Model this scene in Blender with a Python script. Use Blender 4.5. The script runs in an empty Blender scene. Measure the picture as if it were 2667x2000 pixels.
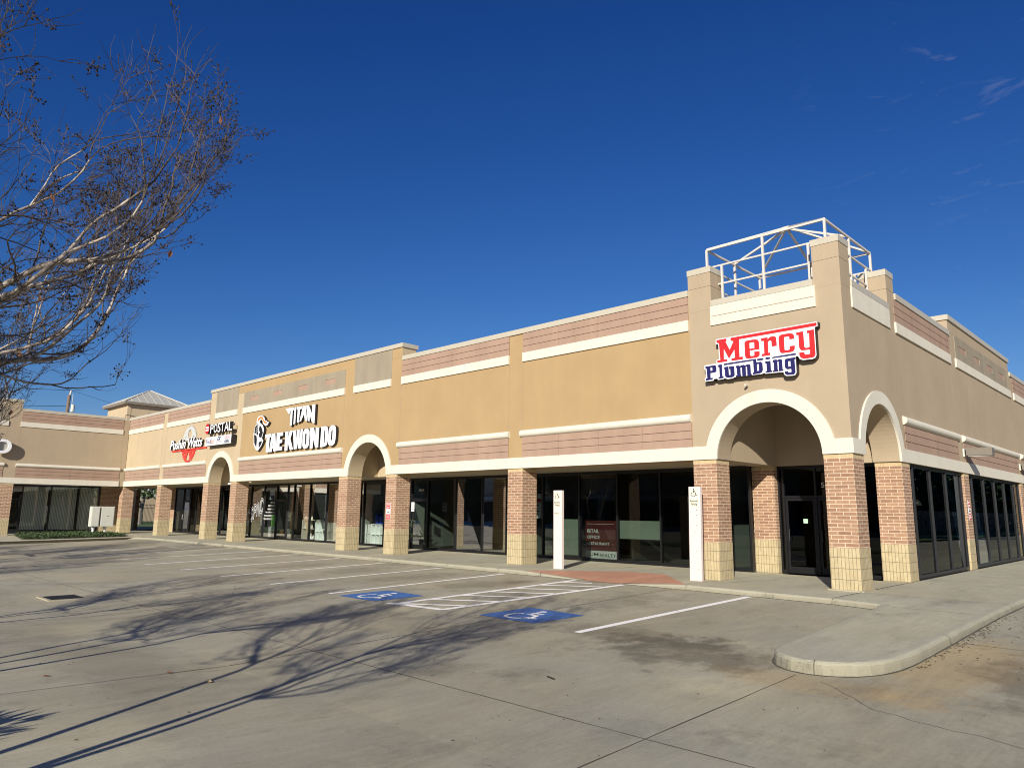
import bpy, bmesh, math, random
from mathutils import Vector, Matrix
from mathutils.geometry import tessellate_polygon
R = math.radians
random.seed(7)
sc = bpy.context.scene
COL = sc.collection
# ------------------------------------------------------------------ camera
CAMP = (5.86664, -17.09529, 1.64641)
YAW, PIT, ROL, FPX = R(44.25405), R(10.04137), R(0.63238), 1879.3975
fw = Vector((-math.sin(YAW)*math.cos(PIT), math.cos(YAW)*math.cos(PIT), math.sin(PIT)))
rt = Vector((math.cos(YAW), math.sin(YAW), 0)); up = rt.cross(fw)
r2 = rt*math.cos(ROL) + up*math.sin(ROL); u2 = -rt*math.sin(ROL) + up*math.cos(ROL)
cd = bpy.data.cameras.new('camera'); cam = bpy.data.objects.new('camera', cd); COL.objects.link(cam)
cd.sensor_width = 36; cd.lens = FPX/2667*36; cd.clip_start = .05; cd.clip_end = 3000
M = Matrix((r2, u2, -fw)).transposed().to_4x4(); M.translation = CAMP; cam.matrix_world = M
sc.camera = cam
# ------------------------------------------------------------------ light
SUN_EL, SUN_AZ = 22.0, 153.4            # azimuth measured clockwise from +y
sd = Vector((math.sin(R(SUN_AZ))*math.cos(R(SUN_EL)), math.cos(R(SUN_AZ))*math.cos(R(SUN_EL)), math.sin(R(SUN_EL))))
w = bpy.data.worlds.new('World'); sc.world = w; w.use_nodes = True
nt = w.node_tree; nt.nodes.clear()
out = nt.nodes.new('ShaderNodeOutputWorld'); bg = nt.nodes.new('ShaderNodeBackground')
sky = nt.nodes.new('ShaderNodeTexSky'); sky.sky_type = 'NISHITA'; sky.sun_disc = False
sky.sun_elevation = R(SUN_EL); sky.sun_rotation = R(SUN_AZ); sky.altitude = 0
sky.air_density = 1.0; sky.dust_density = 0.3; sky.ozone_density = 3.5
hs = nt.nodes.new('ShaderNodeHueSaturation'); hs.inputs['Saturation'].default_value = 1.0
hs.inputs['Value'].default_value = 1.0
nt.links.new(sky.outputs[0], hs.inputs['Color'])
# faint wisps of cloud, laid out by sky direction
tc = nt.nodes.new('ShaderNodeTexCoord'); 
def wnode(t, **k):
    n = nt.nodes.new(t)
    for a, b in k.items(): setattr(n, a, b)
    return n
mp = wnode('ShaderNodeMapping'); mp.inputs['Scale'].default_value = (9, 9, 30); mp.inputs['Rotation'].default_value = (0.25, 0.2, 0)
nz = wnode('ShaderNodeTexNoise'); nz.inputs['Scale'].default_value = 1.6; nz.inputs['Detail'].default_value = 8; nz.inputs['Roughness'].default_value = .62; nz.inputs['Distortion'].default_value = .6
rp = wnode('ShaderNodeMapRange'); rp.inputs[1].default_value = .60; rp.inputs[2].default_value = .85
dt = wnode('ShaderNodeVectorMath', operation='DOT_PRODUCT'); dt.inputs[1].default_value = Vector((0.01, 0.88, 0.47)).normalized()
r3 = wnode('ShaderNodeMapRange'); r3.inputs[1].default_value = .94; r3.inputs[2].default_value = .99
ml = wnode('ShaderNodeMath', operation='MULTIPLY'); ml2 = wnode('ShaderNodeMath', operation='MULTIPLY'); ml2.inputs[1].default_value = .30
mx = wnode('ShaderNodeMixRGB'); mx.inputs[2].default_value = (4.2, 4.2, 4.9, 1)
L = nt.links.new
L(tc.outputs['Generated'], mp.inputs[0]); L(mp.outputs[0], nz.inputs[0]); L(nz.outputs[0], rp.inputs[0])
L(tc.outputs['Generated'], dt.inputs[0]); L(dt.outputs['Value'], r3.inputs[0]); L(rp.outputs[0], ml.inputs[0]); L(r3.outputs[0], ml.inputs[1])
sp = wnode('ShaderNodeSeparateColor'); cb = wnode('ShaderNodeCombineColor'); L(hs.outputs[0], sp.inputs[0])
EXK = .085*2**.3
for i, (k, g) in enumerate(((1.086, 1.87), (.735, 1.37), (.84, 1.02))):     # deep polarised winter blue
    a = wnode('ShaderNodeMath', operation='MULTIPLY'); a.inputs[1].default_value = EXK; L(sp.outputs[i], a.inputs[0])
    b = wnode('ShaderNodeMath', operation='POWER'); b.inputs[1].default_value = g; L(a.outputs[0], b.inputs[0])
    c = wnode('ShaderNodeMath', operation='MULTIPLY'); c.inputs[1].default_value = k/EXK; L(b.outputs[0], c.inputs[0]); L(c.outputs[0], cb.inputs[i])
L(ml.outputs[0], ml2.inputs[0]); L(ml2.outputs[0], mx.inputs[0]); L(cb.outputs[0], mx.inputs[1]); L(mx.outputs[0], bg.inputs[0])
bg.inputs[1].default_value = 0.078
L(bg.outputs[0], out.inputs[0])
sl = bpy.data.lights.new('sun', 'SUN'); sl.energy = 4.7; sl.angle = R(.53); sl.color = (1, .93, .82)
so = bpy.data.objects.new('sun', sl); COL.objects.link(so); so.rotation_euler = (-sd).to_track_quat('-Z', 'Y').to_euler()
so.location = sd*60
sc.view_settings.view_transform = 'Standard'; sc.view_settings.look = 'None'; sc.view_settings.exposure = 0.42; sc.view_settings.gamma = 1
sc.cycles.max_bounces = 6; sc.cycles.transparent_max_bounces = 12; sc.cycles.glossy_bounces = 3
sc.cycles.use_denoising = True; sc.cycles.filter_width = 1.05; sc.cycles.denoising_prefilter = 'ACCURATE'
# ------------------------------------------------------------------ helpers
def tag(o, label=None, cat=None, group=None, kind=None):
    if label: o['label'] = label
    if cat: o['category'] = cat
    if group: o['group'] = group
    if kind: o['kind'] = kind
    return o
def empty(name, loc=(0, 0, 0), label=None, cat=None, group=None, rz=0):
    o = bpy.data.objects.new(name, None); COL.objects.link(o); o.location = loc; o.rotation_euler = (0, 0, rz)
    return tag(o, label, cat, group)
class MB:
    def __init__(s): s.v = []; s.f = []; s.uv = []; s.m = []
    def face(s, pts, uvs=None, m=0):
        b = len(s.v); s.v += [tuple(p) for p in pts]; s.f.append(list(range(b, b+len(pts))))
        if uvs is None:
            n = (Vector(pts[1])-Vector(pts[0])).cross(Vector(pts[2])-Vector(pts[1]))
            a = [abs(c) for c in n]
            if a[2] >= a[0] and a[2] >= a[1]: uvs = [(p[0], p[1]) for p in pts]
            elif a[0] > a[1]: uvs = [(p[1], p[2]) for p in pts]
            else: uvs = [(p[0], p[2]) for p in pts]
        s.uv += list(uvs); s.m.append(m)
    def box(s, x0, y0, z0, x1, y1, z1, m=0):
        if x0 > x1: x0, x1 = x1, x0
        if y0 > y1: y0, y1 = y1, y0
        if z0 > z1: z0, z1 = z1, z0
        A = (x0, y0, z0), (x1, y0, z0), (x1, y1, z0), (x0, y1, z0), (x0, y0, z1), (x1, y0, z1), (x1, y1, z1), (x0, y1, z1)
        for q in ((0, 1, 5, 4), (1, 2, 6, 5), (2, 3, 7, 6), (3, 0, 4, 7), (4, 5, 6, 7), (3, 2, 1, 0)):
            s.face([A[i] for i in q], m=m)
        return s
    def prism(s, loops, P, d0, d1, m=0, ms=None):
        """loops: outer + holes in (s,t); P(s,t,d)->xyz; d0 back, d1 front"""
        if ms is None: ms = m
        loops = [clean(l) for l in loops]
        flat = [p for l in loops for p in l]
        tr = tessellate_polygon([[Vector((a, b, 0)) for a, b in l] for l in loops])
        for d in (d1, d0):
            for t in tr:
                pts = [P(flat[i][0], flat[i][1], d) for i in t]
                s.face(pts, [flat[i] for i in t], m if d == d1 else ms)
        for l in loops:
            acc = 0
            for i in range(len(l)):
                a, b = l[i], l[(i+1) % len(l)]; ln = math.dist(a, b)
                s.face([P(*a, d0), P(*b, d0), P(*b, d1), P(*a, d1)], [(acc, d0), (acc+ln, d0), (acc+ln, d1), (acc, d1)], ms); acc += ln
        return s
    def tube(s, pts, rad, n=8, m=0, cap=True):
        rings = []; pts = [Vector(p) for p in pts]
        if not hasattr(rad, '__len__'): rad = [rad]*len(pts)
        for i, p in enumerate(pts):
            t = (pts[min(i+1, len(pts)-1)]-pts[max(i-1, 0)]).normalized()
            a = t.cross(Vector((0, 0, 1)) if abs(t.z) < .95 else Vector((1, 0, 0))).normalized(); b = t.cross(a)
            k = len(s.v)
            for j in range(n):
                an = 2*math.pi*j/n; s.v.append(tuple(p+(a*math.cos(an)+b*math.sin(an))*rad[i]))
            rings.append(k)
        for i in range(len(rings)-1):
            for j in range(n):
                q = [rings[i]+j, rings[i]+(j+1) % n, rings[i+1]+(j+1) % n, rings[i+1]+j]
                s.f.append(q); s.m.append(m); s.uv += [(j/n, i), ((j+1)/n, i), ((j+1)/n, i+1), (j/n, i+1)]
        if cap:
            for k in (rings[0], rings[-1]):
                s.f.append([k+j for j in range(n)]); s.m.append(m); s.uv += [(0, 0)]*n
        return s
    def build(s, name, mats, parent=None, smooth=False):
        me = bpy.data.meshes.new(name); me.from_pydata(s.v, [], s.f)
        if not isinstance(mats, (list, tuple)): mats = [mats]
        for mm in mats: me.materials.append(mm)
        ul = me.uv_layers.new(name='UVMap'); 
        ul.data.foreach_set('uv', [c for p in s.uv for c in p])
        me.polygons.foreach_set('material_index', s.m)
        if smooth: me.polygons.foreach_set('use_smooth', [True]*len(s.f))
        me.update()
        bm = bmesh.new(); bm.from_mesh(me)
        if smooth: bmesh.ops.remove_doubles(bm, verts=bm.verts, dist=1e-5)
        bmesh.ops.recalc_face_normals(bm, faces=bm.faces); bm.to_mesh(me); bm.free()
        o = bpy.data.objects.new(name, me); COL.objects.link(o)
        if parent is not None: o.parent = parent; o.matrix_parent_inverse = Matrix.Translation(-Vector(parent.location)) if parent.location.length else Matrix()
        return o
def clean(l):
    r = []
    for p in l:
        if not r or math.dist(p, r[-1]) > 1e-5: r.append((p[0], p[1]))
    if math.dist(r[0], r[-1]) < 1e-5: r.pop()
    return r
def FR(y): return lambda s, t, d: (s, y-d, t)          # plane facing -y, proud by d
def RT(x): return lambda s, t, d: (x+d, s, t)          # plane facing +x
def rect(a, b, c, d): return [(a, b), (c, b), (c, d), (a, d)]
# ------------------------------------------------------------------ materials
def nmat(name):
    m = bpy.data.materials.new(name); m.use_nodes = True; t = m.node_tree
    return m, t, t.nodes['Principled BSDF']
def N(t, ty, **k):
    n = t.nodes.new(ty)
    for a, b in k.items():
        if a in n.inputs.keys() if hasattr(n.inputs, 'keys') else False: n.inputs[a].default_value = b
        else: setattr(n, a, b)
    return n
def noise(t, vec, scale, detail=4, rough=.6):
    n = t.nodes.new('ShaderNodeTexNoise'); n.inputs['Scale'].default_value = scale; n.inputs['Detail'].default_value = detail; n.inputs['Roughness'].default_value = rough
    t.links.new(vec, n.inputs['Vector']); return n.outputs['Fac']
def maprange(t, src, a, b, c, d):
    n = t.nodes.new('ShaderNodeMapRange')
    for i, v in enumerate((a, b, c, d)): n.inputs[i+1].default_value = v
    t.links.new(src, n.inputs[0]); return n.outputs[0]
def math_(t, op, a, b):
    n = t.nodes.new('ShaderNodeMath'); n.operation = op
    for i, v in enumerate((a, b)):
        if isinstance(v, (int, float)): n.inputs[i].default_value = v
        else: t.links.new(v, n.inputs[i])
    return n.outputs[0]
def mapping(t, vec, scale=(1, 1, 1), rot=(0, 0, 0)):
    n = t.nodes.new('ShaderNodeMapping'); n.inputs['Scale'].default_value = scale; n.inputs['Rotation'].default_value = rot
    t.links.new(vec, n.inputs[0]); return n.outputs[0]
def mulcol(t, col, fac):
    n = t.nodes.new('ShaderNodeVectorMath'); n.operation = 'SCALE'
    if isinstance(col, tuple): n.inputs[0].default_value = col[:3]
    else: t.links.new(col, n.inputs[0])
    t.links.new(fac, n.inputs['Scale']); return n.outputs[0]
def mixcol(t, fac, a, b):
    n = t.nodes.new('ShaderNodeMixRGB')
    for i, v in ((0, fac), (1, a), (2, b)):
        if isinstance(v, (int, float)): n.inputs[i].default_value = v
        elif isinstance(v, tuple): n.inputs[i].default_value = v if len(v) == 4 else (*v, 1)
        else: t.links.new(v, n.inputs[i])
    return n.outputs[0]
def bump(t, h, p, strength=.3, dist=.01):
    n = t.nodes.new('ShaderNodeBump'); n.inputs['Strength'].default_value = strength; n.inputs['Distance'].default_value = dist
    t.links.new(h, n.inputs['Height']); t.links.new(n.outputs[0], p.inputs['Normal'])
def objco(t): return t.nodes.new('ShaderNodeTexCoord').outputs['Object']
def flat(name, col, rough=.6, metal=0, var=0.06, sc_=6):
    m, t, p = nmat(name); p.inputs['Roughness'].default_value = rough; p.inputs['Metallic'].default_value = metal
    f = maprange(t, noise(t, objco(t), sc_, 5), .25, .75, 1-var, 1+var)
    t.links.new(mulcol(t, col, f), p.inputs['Base Color']); return m
def stucco(name, col, var=.06, streak=.035, bs=.5):
    m, t, p = nmat(name); p.inputs['Roughness'].default_value = .92; o = objco(t)
    a = maprange(t, noise(t, o, .7, 5, .65), .3, .7, 1-var, 1+var)
    b = maprange(t, noise(t, mapping(t, o, (1.8, 1.8, .25)), 1.3, 5), .35, .75, 1+streak*.4, 1-streak)
    c_ = maprange(t, noise(t, o, 60, 2), .2, .8, .96, 1.04)
    d = maprange(t, noise(t, o, 2.3, 6, .7), .66, .76, 1, .93)
    f = math_(t, 'MULTIPLY', math_(t, 'MULTIPLY', a, b), math_(t, 'MULTIPLY', c_, d))
    t.links.new(mulcol(t, col, f), p.inputs['Base Color'])
    bump(t, noise(t, o, 110, 3), p, bs, .004); return m
def brickmat(name, c1, c2, mort, bw, bh, off, ms=.009, axes_swap=False, bs=.6):
    m, t, p = nmat(name); p.inputs['Roughness'].default_value = .88
    uv = t.nodes.new('ShaderNodeTexCoord').outputs['UV']; o = objco(t)
    b = t.nodes.new('ShaderNodeTexBrick'); b.offset = off; b.offset_frequency = 2; b.squash = 1
    b.inputs['Scale'].default_value = 1; b.inputs['Brick Width'].default_value = bw; b.inputs['Row Height'].default_value = bh
    b.inputs['Mortar Size'].default_value = ms; b.inputs['Mortar Smooth'].default_value = .15; b.inputs['Bias'].default_value = 0
    b.inputs['Color1'].default_value = (*c1, 1); b.inputs['Color2'].default_value = (*c2, 1); b.inputs['Mortar'].default_value = (*mort, 1)
    t.links.new(uv, b.inputs['Vector'])
    f = maprange(t, noise(t, o, 9, 5, .7), .25, .75, .84, 1.14)
    g = maprange(t, noise(t, o, 1.1, 3), .3, .7, .93, 1.06)
    t.links.new(mulcol(t, b.outputs['Color'], math_(t, 'MULTIPLY', f, g)), p.inputs['Base Color'])
    h = math_(t, 'ADD', math_(t, 'MULTIPLY', b.outputs['Fac'], -1.0), math_(t, 'MULTIPLY', noise(t, o, 45, 4), .35))
    bump(t, h, p, bs, .008); return m
def concrete(name, col, big=.1, joint=None):
    m, t, p = nmat(name); p.inputs['Roughness'].default_value = .86; o = objco(t)
    a = maprange(t, noise(t, o, .22, 6, .62), .3, .7, 1-big, 1+big)
    b = math_(t, 'MULTIPLY', maprange(t, noise(t, mapping(t, o, (1, .45, 1), (0, 0, .5)), 1.1, 7, .7), .25, .75, .85, 1.13), maprange(t, noise(t, mapping(t, o, (7, .9, 1), (0, 0, .12)), 1.4, 5, .75), .3, .7, .93, 1.07))
    g = math_(t, 'MULTIPLY', maprange(t, noise(t, o, 120, 3, .7), .2, .8, .80, 1.20), maprange(t, noise(t, o, 22, 4, .7), .3, .7, .93, 1.07))
    l = maprange(t, noise(t, mapping(t, o, (55, 1.2, 1)), 1, 3), .3, .7, .965, 1.035)
    st = math_(t, 'MULTIPLY', maprange(t, noise(t, o, .8, 8, .72), .56, .70, 1, .70), maprange(t, noise(t, mapping(t, o, (.9, .35, 1)), .9, 9, .78), .53, .66, 1, .76))
    st = math_(t, 'MULTIPLY', st, maprange(t, noise(t, o, 14, 2, .5), .70, .74, 1, .80))
    f = math_(t, 'MULTIPLY', math_(t, 'MULTIPLY', a, b), math_(t, 'MULTIPLY', math_(t, 'MULTIPLY', g, l), st))
    tint = mixcol(t, maprange(t, noise(t, o, .35, 4), .35, .65, 0, 1), (col[0]*1.04, col[1]*1.0, col[2]*.93), (col[0]*.97, col[1]*.985, col[2]*1.02))
    t.links.new(mulcol(t, tint, f), p.inputs['Base Color'])
    bump(t, noise(t, o, 90, 4, .7), p, .35, .006); return m
def glassmat(name, tint, refl=1.0, col=(1, 1, 1)):
    m = bpy.data.materials.new(name); m.use_nodes = True; t = m.node_tree; t.nodes.clear()
    ou = t.nodes.new('ShaderNodeOutputMaterial'); tr = t.nodes.new('ShaderNodeBsdfTransparent'); gl = t.nodes.new('ShaderNodeBsdfGlossy')
    fr = t.nodes.new('ShaderNodeFresnel'); fr.inputs[0].default_value = 1.52; mi = t.nodes.new('ShaderNodeMixShader')
    tr.inputs[0].default_value = (*tint, 1); gl.inputs['Color'].default_value = (*col, 1); gl.inputs['Roughness'].default_value = 0.004
    bp_ = t.nodes.new('ShaderNodeBump'); bp_.inputs['Strength'].default_value = .25; bp_.inputs['Distance'].default_value = .004
    t.links.new(noise(t, objco(t), 1.4, 1), bp_.inputs['Height']); t.links.new(bp_.outputs[0], gl.inputs['Normal'])
    t.links.new(math_(t, 'MULTIPLY', fr.outputs[0], refl), mi.inputs[0]); t.links.new(tr.outputs[0], mi.inputs[1]); t.links.new(gl.outputs[0], mi.inputs[2])
    t.links.new(mi.outputs[0], ou.inputs[0]); return m
YEL = stucco('stucco_yellow', (.375, .262, .128))
BEI = stucco('stucco_beige', (.455, .365, .232))
TWR = stucco('stucco_tan', (.378, .302, .203))
TAU = stucco('stucco_taupe', (.285, .245, .175), streak=.12)
CRM = stucco('stucco_cream', (.62, .59, .49), var=.03, streak=.06)
PNK = stucco('stucco_pink', (.345, .235, .170), var=.07, streak=.1)
PNKD = flat('groove_shadow_gap', (.20, .12, .09), .95)
JNT = flat('control_joint', (.30, .23, .15), .95)
CAPM = flat('coping_metal', (.46, .43, .34), .45, 0, .05)
SOF = stucco('soffit_paint', (.40, .33, .23))
BRK = brickmat('red_brick', (.375, .225, .135), (.275, .150, .092), (.60, .485, .345), .295, .0865, .5)
BLK = brickmat('yellow_block', (.495, .412, .245), (.44, .36, .205), (.25, .21, .125), .081, .24, 0, .007)
SOL = brickmat('soldier_block', (.56, .43, .24), (.50, .38, .2), (.45, .36, .22), .085, .16, 0, .007)
ALU = flat('dark_bronze_frame', (.007, .007, .008), .45, .1)
ALUG = flat('grey_bronze_frame', (.030, .032, .036), .38, .4)
GLS = glassmat('storefront_glass', (.66, .70, .67), .5)
GLS3 = glassmat('clear_window_glass', (.90, .93, .91), .7)
GLS2 = glassmat('dark_storefront_glass', (.12, .14, .135), .8, (.75, .8, .78))
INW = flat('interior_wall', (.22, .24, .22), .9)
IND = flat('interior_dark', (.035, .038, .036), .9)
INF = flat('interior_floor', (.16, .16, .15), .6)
LOT = concrete('lot_concrete', (.352, .328, .238), .15)
WLK = concrete('walk_concrete', (.43, .41, .30), .10)
KRB = concrete('kerb_concrete', (.38, .345, .25), .14)
RED = concrete('red_ramp_paint', (.50, .26, .165), .14)
WPT = flat('white_road_paint', (.95, .93, .87), .7, 0, .07, 14)
BPT = flat('blue_road_paint', (.032, .14, .40), .65, 0, .16, 5)
DRK = flat('black_plastic', (.012, .012, .013), .5)
WHT = flat('white_acrylic', (.74, .75, .76), .6, 0, .02)
SRED = flat('red_acrylic', (.50, .008, .012), .7, 0, .03)
SBLU = flat('navy_acrylic', (.004, .003, .085), .75, 0, .03)
ORG = flat('orange_acrylic', (.80, .22, .04), .4)
STL = flat('white_steel', (.56, .53, .47), .5, 0, .06)
PST = flat('post_paint', (.71, .60, .55), .6, 0, .04)
PLQ = flat('post_plaque', (.74, .69, .54), .6)
MTL = flat('lamp_metal', (.20, .18, .145), .45, .2)
GRYB = flat('utility_paint', (.56, .57, .50), .6)
LEAF = flat('shrub_leaf', (.050, .085, .028), .6, 0, .4, 30)
BRNL = flat('dry_leaf', (.16, .065, .03), .7, 0, .4, 20)
POD = flat('seed_pod', (.018, .012, .010), .8)
GRS = concrete('grass_green', (.09, .14, .035), .2)
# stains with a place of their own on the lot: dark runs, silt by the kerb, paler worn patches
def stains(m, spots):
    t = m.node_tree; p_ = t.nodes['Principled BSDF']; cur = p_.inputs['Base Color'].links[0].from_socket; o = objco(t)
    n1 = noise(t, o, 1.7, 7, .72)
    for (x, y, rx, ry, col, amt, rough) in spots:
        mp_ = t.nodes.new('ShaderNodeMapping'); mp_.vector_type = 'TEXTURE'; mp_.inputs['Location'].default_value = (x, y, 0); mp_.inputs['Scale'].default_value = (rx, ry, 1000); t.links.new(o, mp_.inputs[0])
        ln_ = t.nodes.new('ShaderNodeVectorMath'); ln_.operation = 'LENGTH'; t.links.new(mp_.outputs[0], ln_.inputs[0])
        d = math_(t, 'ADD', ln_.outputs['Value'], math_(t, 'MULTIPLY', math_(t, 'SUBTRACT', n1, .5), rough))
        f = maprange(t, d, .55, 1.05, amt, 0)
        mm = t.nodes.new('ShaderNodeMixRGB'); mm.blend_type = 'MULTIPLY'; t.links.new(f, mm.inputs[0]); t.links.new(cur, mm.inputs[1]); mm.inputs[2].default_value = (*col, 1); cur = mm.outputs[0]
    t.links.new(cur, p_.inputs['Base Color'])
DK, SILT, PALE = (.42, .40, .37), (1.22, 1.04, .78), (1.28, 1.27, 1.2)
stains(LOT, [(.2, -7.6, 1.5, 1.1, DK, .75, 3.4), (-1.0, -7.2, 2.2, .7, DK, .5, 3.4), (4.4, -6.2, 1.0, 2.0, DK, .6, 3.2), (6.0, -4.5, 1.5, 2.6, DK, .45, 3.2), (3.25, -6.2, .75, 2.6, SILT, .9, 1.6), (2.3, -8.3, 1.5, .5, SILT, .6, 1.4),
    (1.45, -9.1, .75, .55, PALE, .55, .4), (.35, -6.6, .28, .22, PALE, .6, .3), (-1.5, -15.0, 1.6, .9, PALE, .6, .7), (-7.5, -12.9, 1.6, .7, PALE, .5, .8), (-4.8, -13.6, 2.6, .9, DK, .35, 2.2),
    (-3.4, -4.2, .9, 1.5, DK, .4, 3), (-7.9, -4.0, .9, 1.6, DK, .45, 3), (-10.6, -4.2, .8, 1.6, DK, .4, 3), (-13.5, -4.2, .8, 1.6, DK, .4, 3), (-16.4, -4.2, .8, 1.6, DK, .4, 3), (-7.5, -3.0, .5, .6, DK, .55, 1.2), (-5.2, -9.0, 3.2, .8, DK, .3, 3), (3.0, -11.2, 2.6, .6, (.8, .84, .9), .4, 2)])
# ------------------------------------------------------------------ ground
SL = .025
def lotz(x, y):
    s = min(0, y+1.65)
    return -.115+SL*max(s, -10.9)-SL*min(0, s+10.9)*.8 if y >= -40 else lotz(x, -40)
def walkz(x, y): return -.003 if y > -1.65 else -.003+.0175*(y+1.65)
ys = [300, 60, -1.65, -5, -9, -12.55, -16, -20, -28, -40, -300]; xs = [-500, -120, -60, -40, -20, 0, 3, 10, 30, 200]
mb = MB()
for i in range(len(ys)-1):
    for j in range(len(xs)-1):
        q = [(xs[j], ys[i+1]), (xs[j+1], ys[i+1]), (xs[j+1], ys[i]), (xs[j], ys[i])]
        mb.face([(x, y, lotz(x, y)) for x, y in q])
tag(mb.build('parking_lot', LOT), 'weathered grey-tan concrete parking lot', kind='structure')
# kerb path (outer bottom line)
def arc(cx, cy, r, a0, a1, n=8): return [(cx+r*math.cos(R(a0+(a1-a0)*i/n)), cy+r*math.sin(R(a0+(a1-a0)*i/n))) for i in range(n+1)]
path = [(-38.8, -26), (-38.8, -14), (-38.8, -7), (-38.8, -2.6)] + arc(-37.9, -2.55, .9, 180, 90, 6)[1:] + \
    [(-30, -1.65), (-20, -1.65), (-12, -1.65), (-8.9, -1.65), (-8.0, -1.65), (-6.55, -1.65), (-5.25, -1.65), (-3.9, -1.65), (-3.4, -1.65), (0, -1.76), (.85, -1.92), (.98, -2.0), (1.02, -2.15), (1.14, -4.5), (1.27, -6.9)] + \
    [(1.30, -7.25), (1.42, -7.58), (1.66, -7.80), (1.95, -7.88), (2.25, -7.80), (2.52, -7.58), (2.70, -7.22), (2.79, -6.7), (2.80, -5.5), (2.8, -1.7), (2.77, 1.2), (2.75, 60)]
for _ in range(2):
    q = [path[0]]
    for a, b in zip(path, path[1:]):
        if math.dist(a, b) > 3 or (-12 < a[0] < -3.3 and a[1] > -2): q += [a, b]
        else: q += [(a[0]*.75+b[0]*.25, a[1]*.75+b[1]*.25), (a[0]*.25+b[0]*.75, a[1]*.25+b[1]*.75)]
    q.append(path[-1]); path = [c for i, c in enumerate(q) if i == 0 or math.dist(c, q[i-1]) > 1e-4]
def ramp_drop(x, y):
    if y > -1.6 or y < -1.7: return 0
    if -8.8 < x <= -6.5: return (x+8.8)/2.3
    if -6.5 < x < -5.3: return 1
    if -5.3 <= x < -3.5: return (-3.5-x)/1.8
    return 0
den = []
for a, b in zip(path, path[1:]):
    n = max(1, int(math.dist(a, b)/.35)) if a[1] < 3 and -14 < a[0] < 4 and b[1] < 3 else max(1, int(math.dist(a, b)/3))
    den += [(a[0]+(b[0]-a[0])*i/n, a[1]+(b[1]-a[1])*i/n) for i in range(n)]
den.append(path[-1])
nrm = []
for i in range(len(den)):
    a = den[max(0, i-1)]; b = den[min(len(den)-1, i+1)]; l = math.dist(a, b); nrm.append((-(b[1]-a[1])/l, (b[0]-a[0])/l))
prof = [(-.01, -.35), (.0, -.075), (.010, -.040), (.030, -.015), (.060, -.003), (.10, 0), (.17, 0), (.17, -.3)]
mb = MB(); rnd = random.Random(3); rows = []
for (x, y), (nx, ny) in zip(den, nrm):
    jit = rnd.uniform(-.006, .006) if x > -14 else 0; dr = ramp_drop(x, y); row = []
    for k, (o_, z) in enumerate(prof):
        zz = walkz(x, y)+.003; zz = zz - dr*(.112) + z + (jit if 0 < k < 4 else 0)
        o2 = o_ if k < 5 else min(o_, .28)
        row.append((x+nx*(o2+(jit if k < 5 else 0)), y+ny*(o2+(jit if k < 5 else 0)), zz))
    rows.append(row)
for i in range(len(rows)-1):
    for k in range(len(prof)-1):
        mb.face([rows[i][k], rows[i+1][k], rows[i+1][k+1], rows[i][k+1]])
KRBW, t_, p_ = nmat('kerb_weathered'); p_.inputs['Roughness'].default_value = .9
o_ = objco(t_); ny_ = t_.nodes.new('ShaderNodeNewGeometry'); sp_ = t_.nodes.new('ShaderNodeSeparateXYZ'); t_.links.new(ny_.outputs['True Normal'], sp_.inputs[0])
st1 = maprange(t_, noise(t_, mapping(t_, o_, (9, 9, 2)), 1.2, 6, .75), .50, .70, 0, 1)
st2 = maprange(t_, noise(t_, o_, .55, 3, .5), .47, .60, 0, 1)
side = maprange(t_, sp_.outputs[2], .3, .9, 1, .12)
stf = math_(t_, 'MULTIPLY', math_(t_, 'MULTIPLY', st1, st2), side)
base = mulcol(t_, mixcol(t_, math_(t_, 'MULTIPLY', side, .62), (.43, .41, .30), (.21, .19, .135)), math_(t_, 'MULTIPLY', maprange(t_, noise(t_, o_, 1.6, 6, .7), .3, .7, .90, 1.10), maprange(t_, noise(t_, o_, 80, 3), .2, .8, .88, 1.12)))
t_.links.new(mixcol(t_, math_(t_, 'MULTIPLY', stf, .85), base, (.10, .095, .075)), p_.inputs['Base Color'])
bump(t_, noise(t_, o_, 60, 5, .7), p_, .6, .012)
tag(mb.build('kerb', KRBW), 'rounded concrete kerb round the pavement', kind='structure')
mb = MB()
for a, b, na, nb in zip(den, den[1:], nrm, nrm[1:]):
    if a[0] < -40 or a[1] > 12: continue
    q = [(a[0]-na[0]*.03, a[1]-na[1]*.03), (b[0]-nb[0]*.03, b[1]-nb[1]*.03), (b[0]+nb[0]*.005, b[1]+nb[1]*.005), (a[0]+na[0]*.005, a[1]+na[1]*.005)]
    mb.face([(x, y, lotz(x, y)+.006) for x, y in q])
GUT = flat('gutter_dark', (.085, .078, .06), .95, 0, .4, 6)  # near-black tone shared by the kerb foot line and the kerb joints
tag(mb.build('gutter_joint', GUT), 'dark joint line at the foot of the kerb', kind='structure')
mb = MB()
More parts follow.
